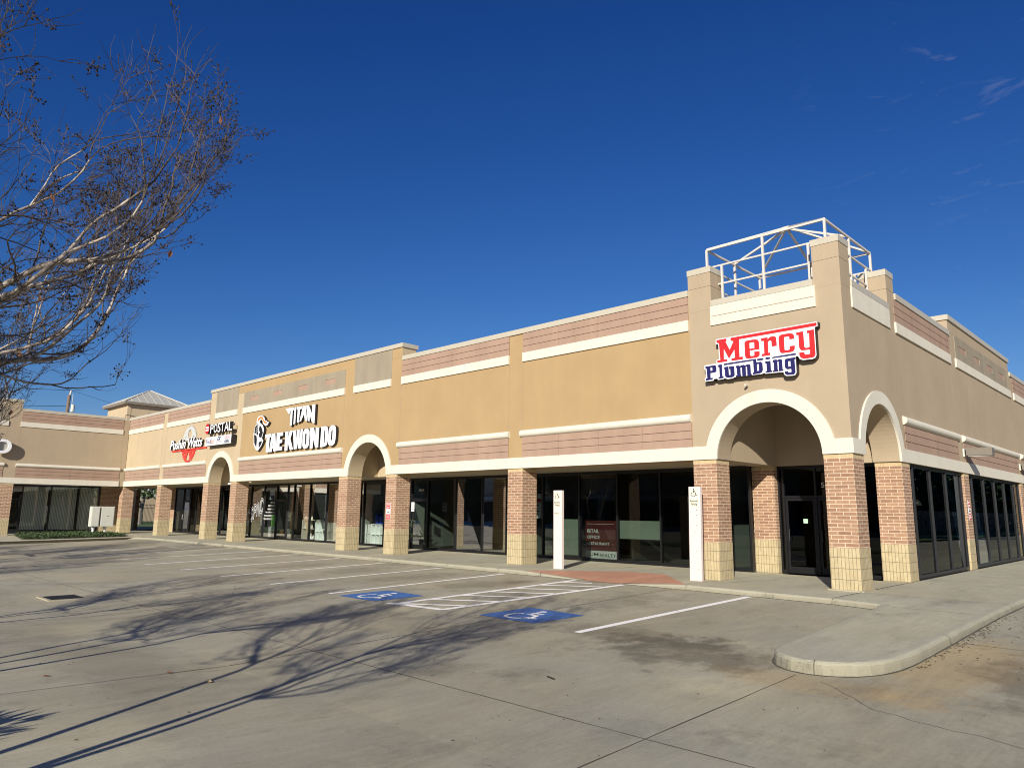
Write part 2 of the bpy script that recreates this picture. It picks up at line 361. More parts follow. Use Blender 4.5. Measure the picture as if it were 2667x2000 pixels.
for jx, jy in [(-3.42, -1.655), (0.0, -1.76), (-8.05, -1.655), (-9.85, -1.655), (-12.4, -1.655), (-15.6, -1.655), (-18.6, -1.655), (-21.6, -1.655), (-24.6, -1.655), (-28, -1.655), (2.80, -4.6), (2.80, -2.2), (2.79, -.12), (2.1, -7.87)]:
    i = min(range(len(den)), key=lambda k: math.dist(den[k], (jx, jy))); (x, y), (nx, ny) = den[i], nrm[i]; tx, ty = ny*.006, -nx*.006; z = walkz(x, y)+.003
    for (o1, z1), (o2, z2) in zip(prof[:6], prof[1:6]):
        if z1 < -.2: z1 = lotz(x, y)-z
        e = .004
        mb.face([(x+nx*(o1-e)+tx, y+ny*(o1-e)+ty, z+z1+e), (x+nx*(o2-e)+tx, y+ny*(o2-e)+ty, z+z2+e), (x+nx*(o2-e)-tx, y+ny*(o2-e)-ty, z+z2+e), (x+nx*(o1-e)-tx, y+ny*(o1-e)-ty, z+z1+e)])
tag(mb.build('kerb_joints', GUT), 'dark joints across the kerb', kind='structure')
# pavement sheets (sit 3 mm under the kerb top)
def sheet(name, polys, mat_, zf, label, kind='structure'):
    mb = MB()
    for lp in polys:
        lp = clean(lp); tr = tessellate_polygon([[Vector((a, b, 0)) for a, b in lp]])
        for t in tr: mb.face([(lp[i][0], lp[i][1], zf(*lp[i])) for i in t])
    return tag(mb.build(name, mat_), label, kind=kind)
YW = -1.65
isl = [(1.1, YW), (1.1, -1.86)] + [(x+nx*.12, y+ny*.12) for (x, y), (nx, ny) in zip(den, nrm) if x > 1.0 and y <= -2.2] + [(2.66, YW)]
sheet('pavement', [
    [(-62, 0), (-62, 20), (-60, 20), (-54, 3.4), (.0, 3.4), (0, -1.64), (-3.42, -1.53), (-3.5, -1.5), (-5.40, .6), (-6.6, .6), (-8.75, -1.5), (-8.9, -1.5), (-38.5, -1.5), (-38.6, 0)],
    [(0, 3.4), (0, -1.64), (.9, -1.80), (1.1, -1.86), (1.1, -1.65), (2.66, -1.65), (2.62, 60), (0, 60)],
    [(-60, -26), (-38.65, -26), (-38.65, YW), (-38.6, 0), (-60, 0)],
    isl], WLK, walkz, 'pale concrete pavement along the shops')
# ramp: red painted
mb = MB(); zr = -.115
A_ = (-8.75, -1.5, -.004); B_ = (-6.6, .6, -.004); C_ = (-5.4, .6, -.004); D_ = (-3.5, -1.5, -.004); E_ = (-5.3, -1.5, zr+.012); F_ = (-6.5, -1.5, zr+.012); G_ = (-6.5, -1.67, zr+.004); H_ = (-5.3, -1.67, zr+.004)
for q in ([A_, F_, B_], [F_, E_, C_, B_], [E_, D_, C_], [G_, H_, E_, F_]): mb.face(q)
tag(mb.build('kerb_ramp', RED), 'red painted kerb ramp', kind='structure')
# joints in the slabs
mb = MB(); rnd = random.Random(5)
def gline(pts, wd, dz=.004, zf=lotz, wob=.0, step=.5, m=0, M_=None):
    M_ = M_ or mb
    for a, b in zip(pts, pts[1:]):
        n = max(1, int(math.dist(a, b)/step)); L_ = math.dist(a, b); nx, ny = -(b[1]-a[1])/L_, (b[0]-a[0])/L_; prev = None
        for i in range(n+1):
            f = i/n; x = a[0]+(b[0]-a[0])*f; y = a[1]+(b[1]-a[1])*f; ww = wd/2*(1+rnd.uniform(-.35, .35)*(wob > 0)); o = rnd.uniform(-wob, wob)
            cur = ((x+nx*(o-ww), y+ny*(o-ww)), (x+nx*(o+ww), y+ny*(o+ww)))
            if prev: M_.face([(px, py, zf(px, py)+dz) for px, py in (prev[0], cur[0], cur[1], prev[1])], m=m)
            prev = cur
for y in (-11.25, -15.9): gline([(-60, y), (30, y)], .014, wob=.004)
for x, y0 in ((-38, YW), (-27.4, YW), (-21.6, YW), (-15.6, YW), (-9.7, YW), (-3.75, YW), (1.9, -7.95), (7.8, 20), (13.7, 20)): gline([(x, y0-.05), (x, -12.5), (x, -25)], .014, wob=.004)
gline([(2.95, -4.5), (14, -4.5)], .012, wob=.003); gline([(2.95, 1.5), (14, 1.5)], .012, wob=.003)
JD = flat('joint_filler', (.075, .068, .055), .95, 0, .3, 8)
def crack(pts, wd=.006):
    q = []
    for a, b in zip(pts, pts[1:]):
        n = int(math.dist(a, b)/.22)+1
        for i in range(n): q.append((a[0]+(b[0]-a[0])*i/n+rnd.gauss(0, .025), a[1]+(b[1]-a[1])*i/n+rnd.gauss(0, .025)))
    q.append(pts[-1]); gline(q, wd, .0045)
crack([(2.2, -8.1), (3.1, -8.9), (4.6, -9.3), (6.5, -9.9)]); crack([(-9.5, -11.3), (-10.4, -9.4), (-12.5, -8.3)]); crack([(.3, -4.7), (-.4, -7.0), (-1.0, -8.1)], .004); crack([(3.0, -3.2), (4.2, -3.9), (7, -4.1)])
tag(mb.build('expansion_joints', JD), 'dark expansion joints between the slabs', kind='structure')
mb = MB()
for x in (-36, -30.5, -24.6, -18.6, -12.4, -3.45, 0.0): gline([(x, -1.66), (x, 3.2)], .012, .006, lambda x, y: 0, wob=.002)
for x in (-9.8, -8.0): gline([(x, -1.64), (x, -.2)], .012, .006, lambda x, y: 0, wob=.002)
gline([(0.0, -1.3), (.02, 20)], .012, .003, lambda x, y: 0); gline([(0.02, -.12), (2.72, -.12)], .014, .003, lambda x, y: 0)
gline([(1.2, -2.2), (2.75, -2.2)], .012, .003, walkz); gline([(0, 5), (2.75, 5)], .012, .003, walkz); gline([(0, 11), (2.75, 11)], .012, .003, walkz)
tag(mb.build('pavement_joints', JD), 'tooled joints of the pavement', kind='structure')
# ------------------------------------------------------------------ painted markings
def stripe(pts, wd, name, label, cat, group, m=WPT):
    mb = MB(); n = 0
    for a, b in pts: gline([a, b], wd, .005, M_=mb)
    return tag(mb.build(name, m), label, cat, group)
sx = [(-1.88, 'nearest the building corner'), (-9.25, 'just left of the left blue wheelchair square'), (-12.05, 'second left of the wheelchair squares'), (-14.95, 'third left of the wheelchair squares'), (-17.9, 'fourth left of the wheelchair squares'), (-20.85, 'fifth left of the wheelchair squares'), (-23.8, 'sixth left of the wheelchair squares'), (-26.7, 'seventh left of the wheelchair squares'), (-29.6, 'farthest from the corner')]
for x, d in sx:
    stripe([((x+.02, -7.6), (x+(.12 if x > -3 else 0), -1.78))], .15 if x > -3 else .13, 'parking_stripe', 'white painted bay line '+d, 'parking line', 'painted bay lines')
hz = [((-6.72, -7.6), (-6.66, -1.76)), ((-5.36, -7.5), (-5.1, -1.76)), ((-6.95, -7.62), (-6.65, -7.62)), ((-6.72, -7.58), (-5.36, -7.46))]
for k in range(7):
    yl = -2.37-.86*k; hz.append(((-6.67, yl), (-5.22-.02*k, yl+.72) if k else (-5.87, -2.05)))
mb = MB()
for k, (a, b) in enumerate(hz): gline([a, b], .16 if k < 4 else .13, .005+.0012*(k % 3) + (.003 if k > 3 else 0), M_=mb)
tag(mb.build('hatched_aisle', WPT), 'white painted hatched access aisle between two blue squares', 'road marking')
def wheelchair(P, s, mb, m=0):
    """ISA symbol about the origin, +t up, height about 1"""
    def seg(pts, wd):
        for a, b in zip(pts, pts[1:]):
            L_ = math.dist(a, b); nx, ny = -(b[1]-a[1])/L_*wd/2, (b[0]-a[0])/L_*wd/2; ex, ey = (b[0]-a[0])/L_*wd*.3, (b[1]-a[1])/L_*wd*.3
            q = [(a[0]-nx-ex, a[1]-ny-ey), (b[0]-nx+ex, b[1]-ny+ey), (b[0]+nx+ex, b[1]+ny+ey), (a[0]+nx-ex, a[1]+ny-ey)]
            mb.face([P(x*s, y*s) for x, y in q], m=m)
    mb.face([P(s*(-.02+.075*math.cos(a/6*math.pi)), s*(.44+.075*math.sin(a/6*math.pi))) for a in range(12)], m=m)
    seg([(-.02, .33), (-.01, .02), (.2, .02), (.3, -.3), (.40, -.26)], .085)
    seg([(-.01, .19), (.2, .19)], .06)
    ar = [(-.05+.27*math.cos(R(a)), -.2+.27*math.sin(R(a))) for a in range(120, 351, 23)]
    seg(ar, .07)
for cx, cy, lab, gap in ((-3.62, -6.77, 'blue painted square with white wheelchair symbol right of the hatched aisle', 1), (-8.02, -7.0, 'blue painted square with white wheelchair symbol left of the hatched aisle', 0)):
    r_ = empty('accessible_bay_marking', (cx, cy, lotz(cx, cy)), lab, 'road marking', 'blue wheelchair squares')
    mb = MB(); mb.face([(x, y, lotz(x, y)+.005) for x, y in ((cx-.73, cy-.66), (cx+.67, cy-.66), (cx+.78, cy+.60), (cx-.66, cy+.66))]); mb.build('blue_square', BPT, r_)
    mb = MB(); wheelchair(lambda s, t: (cx+s-.02, cy+t-.05, lotz(cx+s, cy+t)+.009), .98, mb); mb.build('wheelchair_symbol', WPT, r_)
# storm drain
r_ = empty('storm_drain', (-13.2, -12.0, lotz(0, -12)), 'black iron storm drain grate sunk in the parking lot', 'drain')
mb = MB(); z0 = -.366
for b_ in ((-13.72, -12.42, -13.62, -11.6), (-12.78, -12.42, -12.68, -11.6), (-13.62, -12.42, -12.78, -12.34), (-13.62, -11.68, -12.78, -11.6)): mb.box(b_[0], b_[1], z0-.1, b_[2], b_[3], z0+.004)
mb.build('frame', LOT, r_)
mb = MB(); mb.box(-13.62, -12.34, z0-.09, -12.78, -11.68, z0-.012)
mb.build('pit', DRK, r_)
mb = MB()
for i in range(14): mb.box(-13.6+i*.06, -12.34, z0-.02, -13.575+i*.06, -11.68, z0+.006)
mb.build('grate', DRK, r_)
# ------------------------------------------------------------------ building
ZB, ZW, ZR, ZU, ZP, ZC, ZT, ZH, ZCH, ZTH = 3.05, 3.39, 4.05, 6.56, 6.86, 7.53, 7.70, 7.68, 8.08, 8.25
PD = .683
bld = empty('shopping_centre', (0, 0, 0), 'long stucco strip mall with brick piers, arches and corner tower', 'building')
def semi(cx, cz, r, a0, a1, n=36): return [(cx+r*math.cos(R(a0+(a1-a0)*i/n)), cz+r*math.sin(R(a0+(a1-a0)*i/n))) for i in range(n+1)]
def wallprof(x0, x1, zt, arches, r=1.345, zb=ZB):
    lp = [(x0, zb)]
    for c in sorted(arches): lp += semi(c, ZB, r, 180, 0)
    return lp+[(x1, zb), (x1, zt), (x0, zt)]
def bandprof(x0, x1, arches, r=1.345, ro=1.665):
    lp = [(x0, ZB-.006)]
    for c in sorted(arches): lp += [(c-r, ZB-.006)] + semi(c, ZB, r-.003, 180, 0) + [(c+r, ZB-.006)]
    lp += [(x1, ZB-.006), (x1, ZW)]
    for c in sorted(arches, reverse=True):
        a = math.degrees(math.asin((ZW-ZB)/ro)); lp += semi(c, ZB, ro, a, 180-a)
    return lp+[(x0, ZW)]
A0, A1, AT, AR = -32.67, -18.99, -2.0, 2.08
F = FR(0); Rr = RT(0)
def wall(name, prof, P, m, th=PD): return MB().prism([prof], P, -th, 0, 0).build(name, m, bld)
wall('wall', wallprof(-47.43, -34.53, ZC, []), F, BEI)
wall('wall', wallprof(-34.53, -30.46, ZCH, [A0]), F, BEI)
MB().prism([wallprof(-30.46, -16.9, ZCH, [A1])], F, -PD, 0, 0, 1).build('wall', [YEL, BEI], bld)
wall('wall', wallprof(-16.9, -4.04, ZC, []), F, YEL)
wall('tower_wall', wallprof(-4.04, 0, 7.125, [AT]), F, TWR)
wall('tower_wall', wallprof(PD, 3.83, 7.125, [AR], 1.345), Rr, TWR, PD)
wall('wall', [(3.83, ZB), (9.55, ZB), (9.55, ZC), (3.83, ZC)], Rr, TWR, .5)
wall('wall', [(9.55, ZB), (19.0, ZB), (19.0, ZCH), (9.55, ZCH)], Rr, TWR, .5)
wall('wall', [(19.0, ZB), (46, ZB), (46, ZC), (19.0, ZC)], Rr, TWR, .5)
# tower inner lining, arch pockets
def bx(name, m, *b):
    mb = MB()
    for q in b: mb.box(*q)
    return mb.build(name, m, bld)
bx('tower_lining', TWR, (-4.04, PD, ZB, -3.36, 3.5, 7.1), (-3.36, 3.5, ZB, -PD, 3.83, 7.1), (-4.04, 3.5, ZB, -3.36, 4.16, 7.1), (-PD, 3.83, ZB, -.5, 4.2, 7.1))
bx('tower_ceiling', SOF, (-3.36, PD, 5.2, -PD, 3.5, 5.3))
for c in (A0, A1):
    bx('arch_pocket', BEI, (c-1.7, 1.75, ZB+.04, c+1.7, 1.85, 4.9), (c-1.8, PD, ZB+.04, c-1.7, 1.85, 4.9), (c+1.7, PD, ZB+.04, c+1.8, 1.85, 4.9), (c-1.7, PD, 4.9, c+1.7, 1.85, 5.0))
# soffits
mb = MB(); xr = [(-54.5, A0-1.8), (A0+1.8, A1-1.8), (A1+1.8, -4.04)]
for a, b in xr: mb.box(a, PD, ZB+.03, b, 3.42, ZB+.1)
for c in (A0, A1): mb.box(c-1.8, 1.85, ZB+.03, c+1.8, 3.42, ZB+.1)
mb.box(-4.04, 4.16, ZB+.03, -.5, 4.3, ZB+.1)
mb.build('soffit', SOF, bld)
# bands
SEAM = .003
MB().prism([bandprof(-47.43, 0.045, [A0, A1, AT])], F, -.012, .045).build('cream_band', CRM, bld)
MB().prism([bandprof(0.012, 46, [AR])], Rr, -.012, .045).build('cream_band', CRM, bld)
# upper white bands
def slab(name, m, P, lst, d0=-.01, d1=.05):
    for a in lst: o = MB().prism([rect(*a)], P, d0, d1).build(name, m, bld)
    return o
slab('upper_band', CRM, F, [(-47.33, ZU, -41.28, ZP), (-40.64, ZU, -34.53, ZP), (-33.80, ZU, -31.12, ZP), (-30.46, ZU, -20.9, ZP), (-20.2, ZU, -17.56, ZP), (-16.87, ZU, -10.92, ZP), (-10.28, ZU, -4.06, ZP)])
slab('upper_band', CRM, Rr, [(3.86, ZU, 9.45, ZP), (10.12, ZU, 18.9, ZP), (19.5, ZU, 27, ZP), (27.6, ZU, 45.8, ZP)])
slab('tower_panel', CRM, F, [(-3.385, 6.59, -.60, 7.12)], -.01, .035)
slab('tower_panel', CRM, Rr, [(.62, 6.59, 3.40, 7.12)], -.01, .035)
mb = MB()
mb.box(-3.36, -.040, 6.83, -.62, -.0345, 6.845)
mb.build('panel_seam', JNT, bld)
# pink panels
def pink(P, x0, x1, z0, z1, ncol):
    mb = MB(); g = .009; mb.prism([rect(x0, z0+.001, x1, z1-.001)], P, -.01, .006, 1)
    for r_ in range(3):
        for c in range(ncol):
            a = x0+(x1-x0)*c/ncol; b = x0+(x1-x0)*(c+1)/ncol; lo = z0+(z1-z0)*r_/3; hi = z0+(z1-z0)*(r_+1)/3
            mb.prism([rect(a+(g*.4 if c else 0), lo+(g if r_ else 0), b-(g*.4 if c < ncol-1 else 0), hi-(g if r_ < 2 else 0))], P, -.01, .022, 0)
    return mb.build('pink_panel', [PNK, PNKD], bld)
for a, b, n in ((-47.34, -41.28, 4), (-40.64, -34.53, 4), (-16.87, -10.92, 4), (-10.28, -4.06, 4)): pink(F, a, b, ZP, ZC, n)
for a, b, n in ((-47.34, -41.28, 4), (-40.64, -34.53, 4), (-30.45, -20.9, 6), (-16.87, -10.92, 4), (-10.28, -4.06, 4)): pink(F, a, b, ZW, ZR, n)
for a, b, n in ((3.86, 9.45, 4), (19.5, 27, 5), (27.6, 45.8, 12)): pink(Rr, a, b, ZP, ZC, n)
for a, b, n in ((3.95, 9.40, 4), (10.12, 18.9, 6), (19.5, 27, 5), (27.6, 45.8, 12)): pink(Rr, a, b, ZW, ZR, n)
# half-round trim
def roll(P, a, b):
    mb = MB(); r = .115; zc = ZR+r; n = 14; prev = None
    for s0 in (a, b): mb.face([P(s0, zc+r*math.cos(math.pi*i/n), r*math.sin(math.pi*i/n)*1.05-.002) for i in range(n+1)])
    for i in range(n):
        q = [(zc+r*math.cos(math.pi*j/n), r*math.sin(math.pi*j/n)*1.05-.002) for j in (i, i+1)]
        mb.face([P(a, *q[0]), P(b, *q[0]), P(b, *q[1]), P(a, *q[1])])
    return mb.build('half_round_trim', CRM, bld, smooth=False)
for a, b in ((-47.40, -41.2), (-40.70, -34.48), (-30.5, -20.85), (-16.95, -10.86), (-10.34, -4.06)): roll(F, a, b)
for a, b in ((3.88, 9.5), (10.02, 18.95), (19.5, 27.05), (27.5, 45.8)): roll(Rr, a, b)
# taupe panels
slab('taupe_panel', TAU, F, [(-33.80, ZP, -31.12, ZCH)], -.01, .012); slab('taupe_panel', TAU, F, [(-20.2, ZP, -17.56, ZCH)], -.01, .012)
def taupe(P, a, b, n, z1):
    mb = MB(); holes = []; w_ = (b-a)/n
    hs_ = [(a+w_*(i+.5)-.46, 7.16, a+w_*(i+.5)+.46, 7.39) for i in range(n)]
    for i in range(n):
        mb.prism([rect(a+w_*i+.004, ZP, a+w_*(i+1)-.004, z1), rect(*hs_[i])], P, -.01, .016)
    o = mb.build('taupe_panel', TAU, bld)
    for h in hs_: MB().prism([rect(h[0]-.01, h[1]-.01, h[2]+.01, h[3]+.01)], P, -.01, .003).build('pink_inset', PNK, o)
taupe(F, -30.46, -20.9, 4, ZH); taupe(Rr, 10.25, 18.4, 4, ZH)
# thin reveals / joints
mb = MB()
def ln(P, a, b, c, d): mb.prism([rect(a, b, c, d)], P, -.01, .0025)
for x, z0, z1 in ((-41.28, ZR+.25, ZU), (-40.64, ZR+.25, ZU), (-34.53, ZW, ZC), (-30.46, ZR+.25, ZU), (-20.9, ZW, ZU), (-16.9, ZW, ZU), (-10.92, ZR+.25, ZU), (-10.28, ZR+.25, ZU), (-25.7, ZR+.25, ZU), (-33.8, 4.8, ZU)): ln(F, x-.009, z0, x+.009, z1)
for a, b in ((-34.53, -33.8), (-31.12, -20.9), (-17.56, -16.9)): ln(F, a, ZH-.006, b, ZH+.006)
for y, z0, z1 in ((3.83, ZR+.25, ZU), (9.5, ZR+.25, ZU), (10.05, ZR+.25, ZU), (14.3, ZR+.25, ZU), (18.97, ZR+.25, ZU), (19.45, ZR+.25, ZU)): ln(Rr, y-.009, z0, y+.009, z1)
ln(Rr, 9.55, ZH-.006, 18.99, ZH+.006)
mb.build('control_joints', JNT, bld)
slab('yellow_frieze', YEL, F, [(-31.11, ZH+.01, -30.47, ZCH)], -.01, .006)
# copings
def coping(*b):
    mb = MB()
    for q in b: mb.box(*q)
    o = mb.build('coping', CAPM, bld); return o
coping((-47.5, -.05, ZC, -34.53, .75, ZT)); coping((-34.58, -.05, ZCH, -16.85, .75, ZTH)); coping((-16.85, -.05, ZC, -4.04, .75, ZT))
coping((-.6, 4.0, ZC, .05, 9.55, ZT)); coping((-.6, 9.5, ZCH, .05, 19.05, ZTH)); coping((-.6, 19.05, ZC, .05, 46, ZT))
coping((-3.36, -.04, 7.125, -.64, .72, 7.28)); coping((-.72, .64, 7.125, .04, 3.40, 7.28))
# tower posts
def post(x0, y0, x1, y1, zt=7.05):
    mb = MB(); mb.box(x0, y0, zt, x1, y1, 7.70); mb.box(x0, y0, 7.712, x1, y1, 8.10); mb.box(x0+.01, y0+.01, 7.69, x1-.01, y1-.01, 7.72)
    o = mb.build('tower_post', TWR, bld)
    mb = MB(); mb.box(x0-.015, y0-.015, 8.10, x1+.015, y1+.015, 8.262); mb.build('cap', CAPM, o)
post(-4.044, -.003, -3.36, .68, 7.05); post(-.64, -.003, .003, .64, 7.05); post(-.68, 3.40, .003, 4.0, 7.05); post(-4.04, 3.4, -3.36, 4.1, 7.05)
# piers
def pier(x0, y0, x1, y1, name='brick_pier', par=None, zc=ZB-.004, sold=True):
    par = par or bld
    mb = MB(); mb.box(x0, y0, .93, x1, y1, 2.945 if sold else zc); o = mb.build(name, BRK, par)
    mb = MB(); mb.box(x0-.004, y0-.004, -.4, x1+.004, y1+.004, .93); mb.build('block_base', BLK, o)
    if sold:
        mb = MB(); mb.box(x0-.002, y0-.002, 2.945, x1+.002, y1+.002, zc); mb.build('soldier_course', SOL, o)
    return o
PX = [(-48.11, -47.43), (-41.44, -40.79), (-34.68, -34.03), (-31.30, -30.64), (-21.02, -20.36), (-17.65, -16.99), (-10.93, -10.27), (-4.05, -3.39), (-.655, 0)]
for a, b in PX: pier(a, 0.0, b, PD)
pier(-4.14, 3.51, -3.46, 4.12)
pier(-.655, 3.485, 0, 4.15)
for y in (9.79, 18.95, 27.4, 36): pier(-.6, y, 0, y+.66)
pier(-48.11, -6.98, -47.43, -6.31); pier(-48.11, -13.7, -47.43, -13.04)
pier(-50.9, -.55, -50.3, .7, zc=ZB+.02); pier(-50.4, 3.3, -46.85, 3.6, zc=ZB+.02, sold=False); pier(-56.5, 3.3, -54.7, 3.6, zc=ZB+.02, sold=False)
mb = MB()
for x0, y0, x1, y1 in ((-.72, -.07, .06, .66),): mb.box(x0, y0, -.2, x1, y1, .022)
mb.build('footing', KRB, bld)
# glazing
def glaze(P, s0, s1, mull, doors=(), z0=.10, z1=3.07, glass=GLS, fr=ALU, fw_=.055, dep=.12, name='shop_window', number=None):
    edges = [s0]+list(mull)+[s1]
    mb = MB()
    for e in edges:
        a, b = (e, e+fw_) if e == s0 else ((e-fw_, e) if e == s1 else (e-fw_/2, e+fw_/2))
        mb.prism([rect(a, .0, b, z1)], P, -dep/2, dep/2)
    segs = []
    for i in range(len(edges)-1):
        a = edges[i]+(fw_ if i == 0 else fw_/2); b = edges[i+1]-(fw_ if i == len(edges)-2 else fw_/2); isd = i in doors
        mb.prism([rect(a, z1-.10, b, z1)], P, -dep/2+.002, dep/2-.002)
        if not isd: mb.prism([rect(a, 0.0, b, z0)], P, -dep/2+.002, dep/2-.002)
        segs.append((a, b, isd))
    o = mb.build(name, fr, bld)
    for a, b, isd in segs:
        if not isd:
            MB().prism([rect(a, z0, b, z1-.10)], P, -.004, .004).build('pane', glass, o)
        else:
            mb = MB(); mb.prism([rect(a, 2.13, b, 2.19)], P, -.05, .05); mb.build('transom', fr, o)
            MB().prism([rect(a, 2.19, b, z1-.10)], P, -.004, .004).build('pane', glass, o)
            n_ = 1 if b-a < 1.25 else 2
            for k in range(n_):
                c, d = a+(b-a)*k/n_+.006, a+(b-a)*(k+1)/n_-.006
                do = MB().prism([rect(c, .012, d, 2.125), rect(c+.07, .2, d-.07, 2.05)], P, -.025, .03).build('door', fr, bld)
                MB().prism([rect(c+.07, .2, d-.07, 2.05)], P, -.004, .004).build('pane', glass, do)
                hx = d-.10 if k == 0 and n_ == 2 else c+.10
                mb = MB(); mb.tube([P(hx, .92, .03), P(hx, .92, .09), P(hx, 1.22, .09), P(hx, 1.22, .03)], .012, 6); mb.build('handle', STL if glass is GLS else ALUG, do)
    return o
G3 = FR(3.3)
glaze(G3, -46.85, -41.9, [-45.4, -44.2, -43.3], doors=(1,)); glaze(G3, -41.9, -36.2, [-40.4, -39.5, -38.2], doors=(1,))
glaze(G3, -36.2, -24.2, [-35.5, -33.9, -32.4, -31.2, -30.5, -28.83, -27.18, -25.6], doors=(3,), glass=GLS3)
glaze(G3, -24.2, -20.2, [-23.88, -22.2], (), glass=GLS3)
glaze(G3, -20.2, -12.75, [-19.02, -17.2, -15.58, -14.2], doors=(0,))
glaze(G3, -12.75, -4.1, [-12.3, -10.57, -8.91, -7.2, -5.6], ())
glaze(FR(3.78), -3.46, -.66, [-3.3, -2.37, -1.3], doors=(1, 2), glass=GLS2)
glaze(RT(-.12), 4.15, 9.79, [4.66, 6.30, 7.95, 9.3], z0=.11, glass=GLS2, fr=ALUG, fw_=.05, dep=.11, z1=3.055)
glaze(RT(-.12), 10.45, 18.95, [11.20, 12.87, 14.55, 16.2, 17.85], z0=.11, glass=GLS2, fr=ALUG, fw_=.05, dep=.11, z1=3.055)
glaze(RT(-.12), 19.61, 27.4, [21.2, 22.8, 24.4, 26.0], z0=.11, glass=GLS2, fr=ALUG, fw_=.05, dep=.11, z1=3.055)
glaze(RT(-.12), 28.06, 36, [29.7, 31.3, 32.9, 34.5], z0=.11, glass=GLS2, fr=ALUG, fw_=.05, dep=.11, z1=3.055)
# wing (plane x=-47.43 facing +x)
Wg = RT(-47.43)
wall('wing_wall', [(-6.33, ZB), (-.02, ZB), (-.02, ZC), (-6.33, ZC)], Wg, TWR, .6)
wall('wing_wall', wallprof(-14.5, -6.33, ZCH, []), Wg, TWR, .6)
wall('corner_pilaster', [(-48.2, ZB), (-47.43, ZB), (-47.43, ZC), (-48.2, ZC)], FR(0.004), BEI, .5)
MB().prism([rect(-14.5, ZB-.006, -.35, ZW)], Wg, -.012, .045).build('cream_band', CRM, bld)
slab('upper_band', CRM, Wg, [(-6.33, ZU, -.39, ZP), (-13.5, ZU, -6.97, ZP)])
pink(Wg, -6.3, -.40, ZP, ZC, 4); pink(Wg, -6.28, -.36, ZW, ZR, 4); pink(Wg, -13.4, -6.97, ZW, ZR, 4)
roll(Wg, -6.32, -.36); roll(Wg, -13.4, -6.93)
slab('taupe_panel', TAU, Wg, [(-13.5, ZP, -6.98, ZH)], -.01, .012)
mb = MB()
for y, z0, z1 in ((-6.31, ZW, ZU), (-6.98, ZW, ZCH), (-.36, ZW, ZU)): ln(Wg, y-.007, z0, y+.007, z1)
ln(Wg, -14.4, ZH-.008, -6.33, ZH+.008); ln(Wg, -.36, 7.3, -.05, 7.31)
mb.build('control_joints', JNT, bld)
coping((-48.1, -6.33, ZC, -47.38, -.38, ZT)); coping((-48.1, -14.5, ZCH, -47.38, -6.30, ZTH))
bx('wing_soffit', SOF, (-50.35, -14.5, ZB+.03, -48.03, -.02, ZB+.1))
o_ = glaze(RT(-50.3), -6.3, -.55, [-5.16, -3.53, -1.86], doors=(0,), glass=GLS3)
glaze(RT(-50.3), -13, -6.3, [-11, -9.3, -7.6], ())
# roof and hidden shell
bx('roof', flat('roof_membrane', (.4, .4, .38), .9), (-60, .68, 7.15, -.5, 16, 7.25), (-60, -14.5, 7.15, -48.03, .68, 7.25), (-14, 16, 7.15, -.5, 46, 7.25))
bx('back_wall', TWR, (-60, 15.9, 0, -14, 16.1, 7.2), (-14.2, 16, 0, -14, 46, 7.2), (-14, 45.9, 0, 0, 46.05, 7.5), (-60.1, 9, ZB+.2, -60, 16, 7.2))
# shop interiors
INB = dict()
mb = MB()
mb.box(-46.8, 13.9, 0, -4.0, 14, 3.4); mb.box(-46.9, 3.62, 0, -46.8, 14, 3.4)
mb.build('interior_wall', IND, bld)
mb = MB()
for x in (-37.9, -24.9, -21.1, -14.3, -5.4): mb.box(x, 3.5, 0, x+.12, 13.9, 3.2)
mb.box(-17.1, 6.0, 0, -14.3, 6.1, 3.2)
mb.build('partition', INW, bld)
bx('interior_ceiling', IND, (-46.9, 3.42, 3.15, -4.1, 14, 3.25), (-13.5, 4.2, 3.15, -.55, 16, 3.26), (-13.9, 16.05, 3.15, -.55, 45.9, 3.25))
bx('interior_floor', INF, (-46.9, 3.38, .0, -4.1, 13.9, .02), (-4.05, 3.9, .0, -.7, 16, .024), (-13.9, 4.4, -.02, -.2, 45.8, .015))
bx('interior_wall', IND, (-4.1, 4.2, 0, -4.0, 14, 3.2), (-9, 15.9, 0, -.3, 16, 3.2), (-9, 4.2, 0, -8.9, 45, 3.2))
# ------------------------------------------------------------------ pavilion frame on the tower
fr_ = empty('roof_frame', (-2.05, 2.1, 7.28), 'open white steel pyramid frame with rails on top of the corner tower', 'steel frame')
C4 = [(-3.68, .45), (-.44, .45), (-.44, 3.72), (-3.68, 3.72)]
def bar(p, q, s=.045, name='post', m=STL, par=None):
    p, q = Vector(p), Vector(q); t = (q-p).normalized(); a = t.cross(Vector((0, 0, 1))) if abs(t.z) < .95 else Vector((1, 0, 0)); a.normalize(); b = t.cross(a)
    mb = MB(); c = [(a*i+b*j)*s for i, j in ((-1, -1), (1, -1), (1, 1), (-1, 1))]
    for i in range(4): mb.face([p+c[i], p+c[(i+1) % 4], q+c[(i+1) % 4], q+c[i]])
    mb.face([p+k for k in c]); mb.face([q+k for k in c]); return mb.build(name, m, par or fr_)
for x, y in C4: bar((x, y, 7.2), (x, y, 8.90), .028)
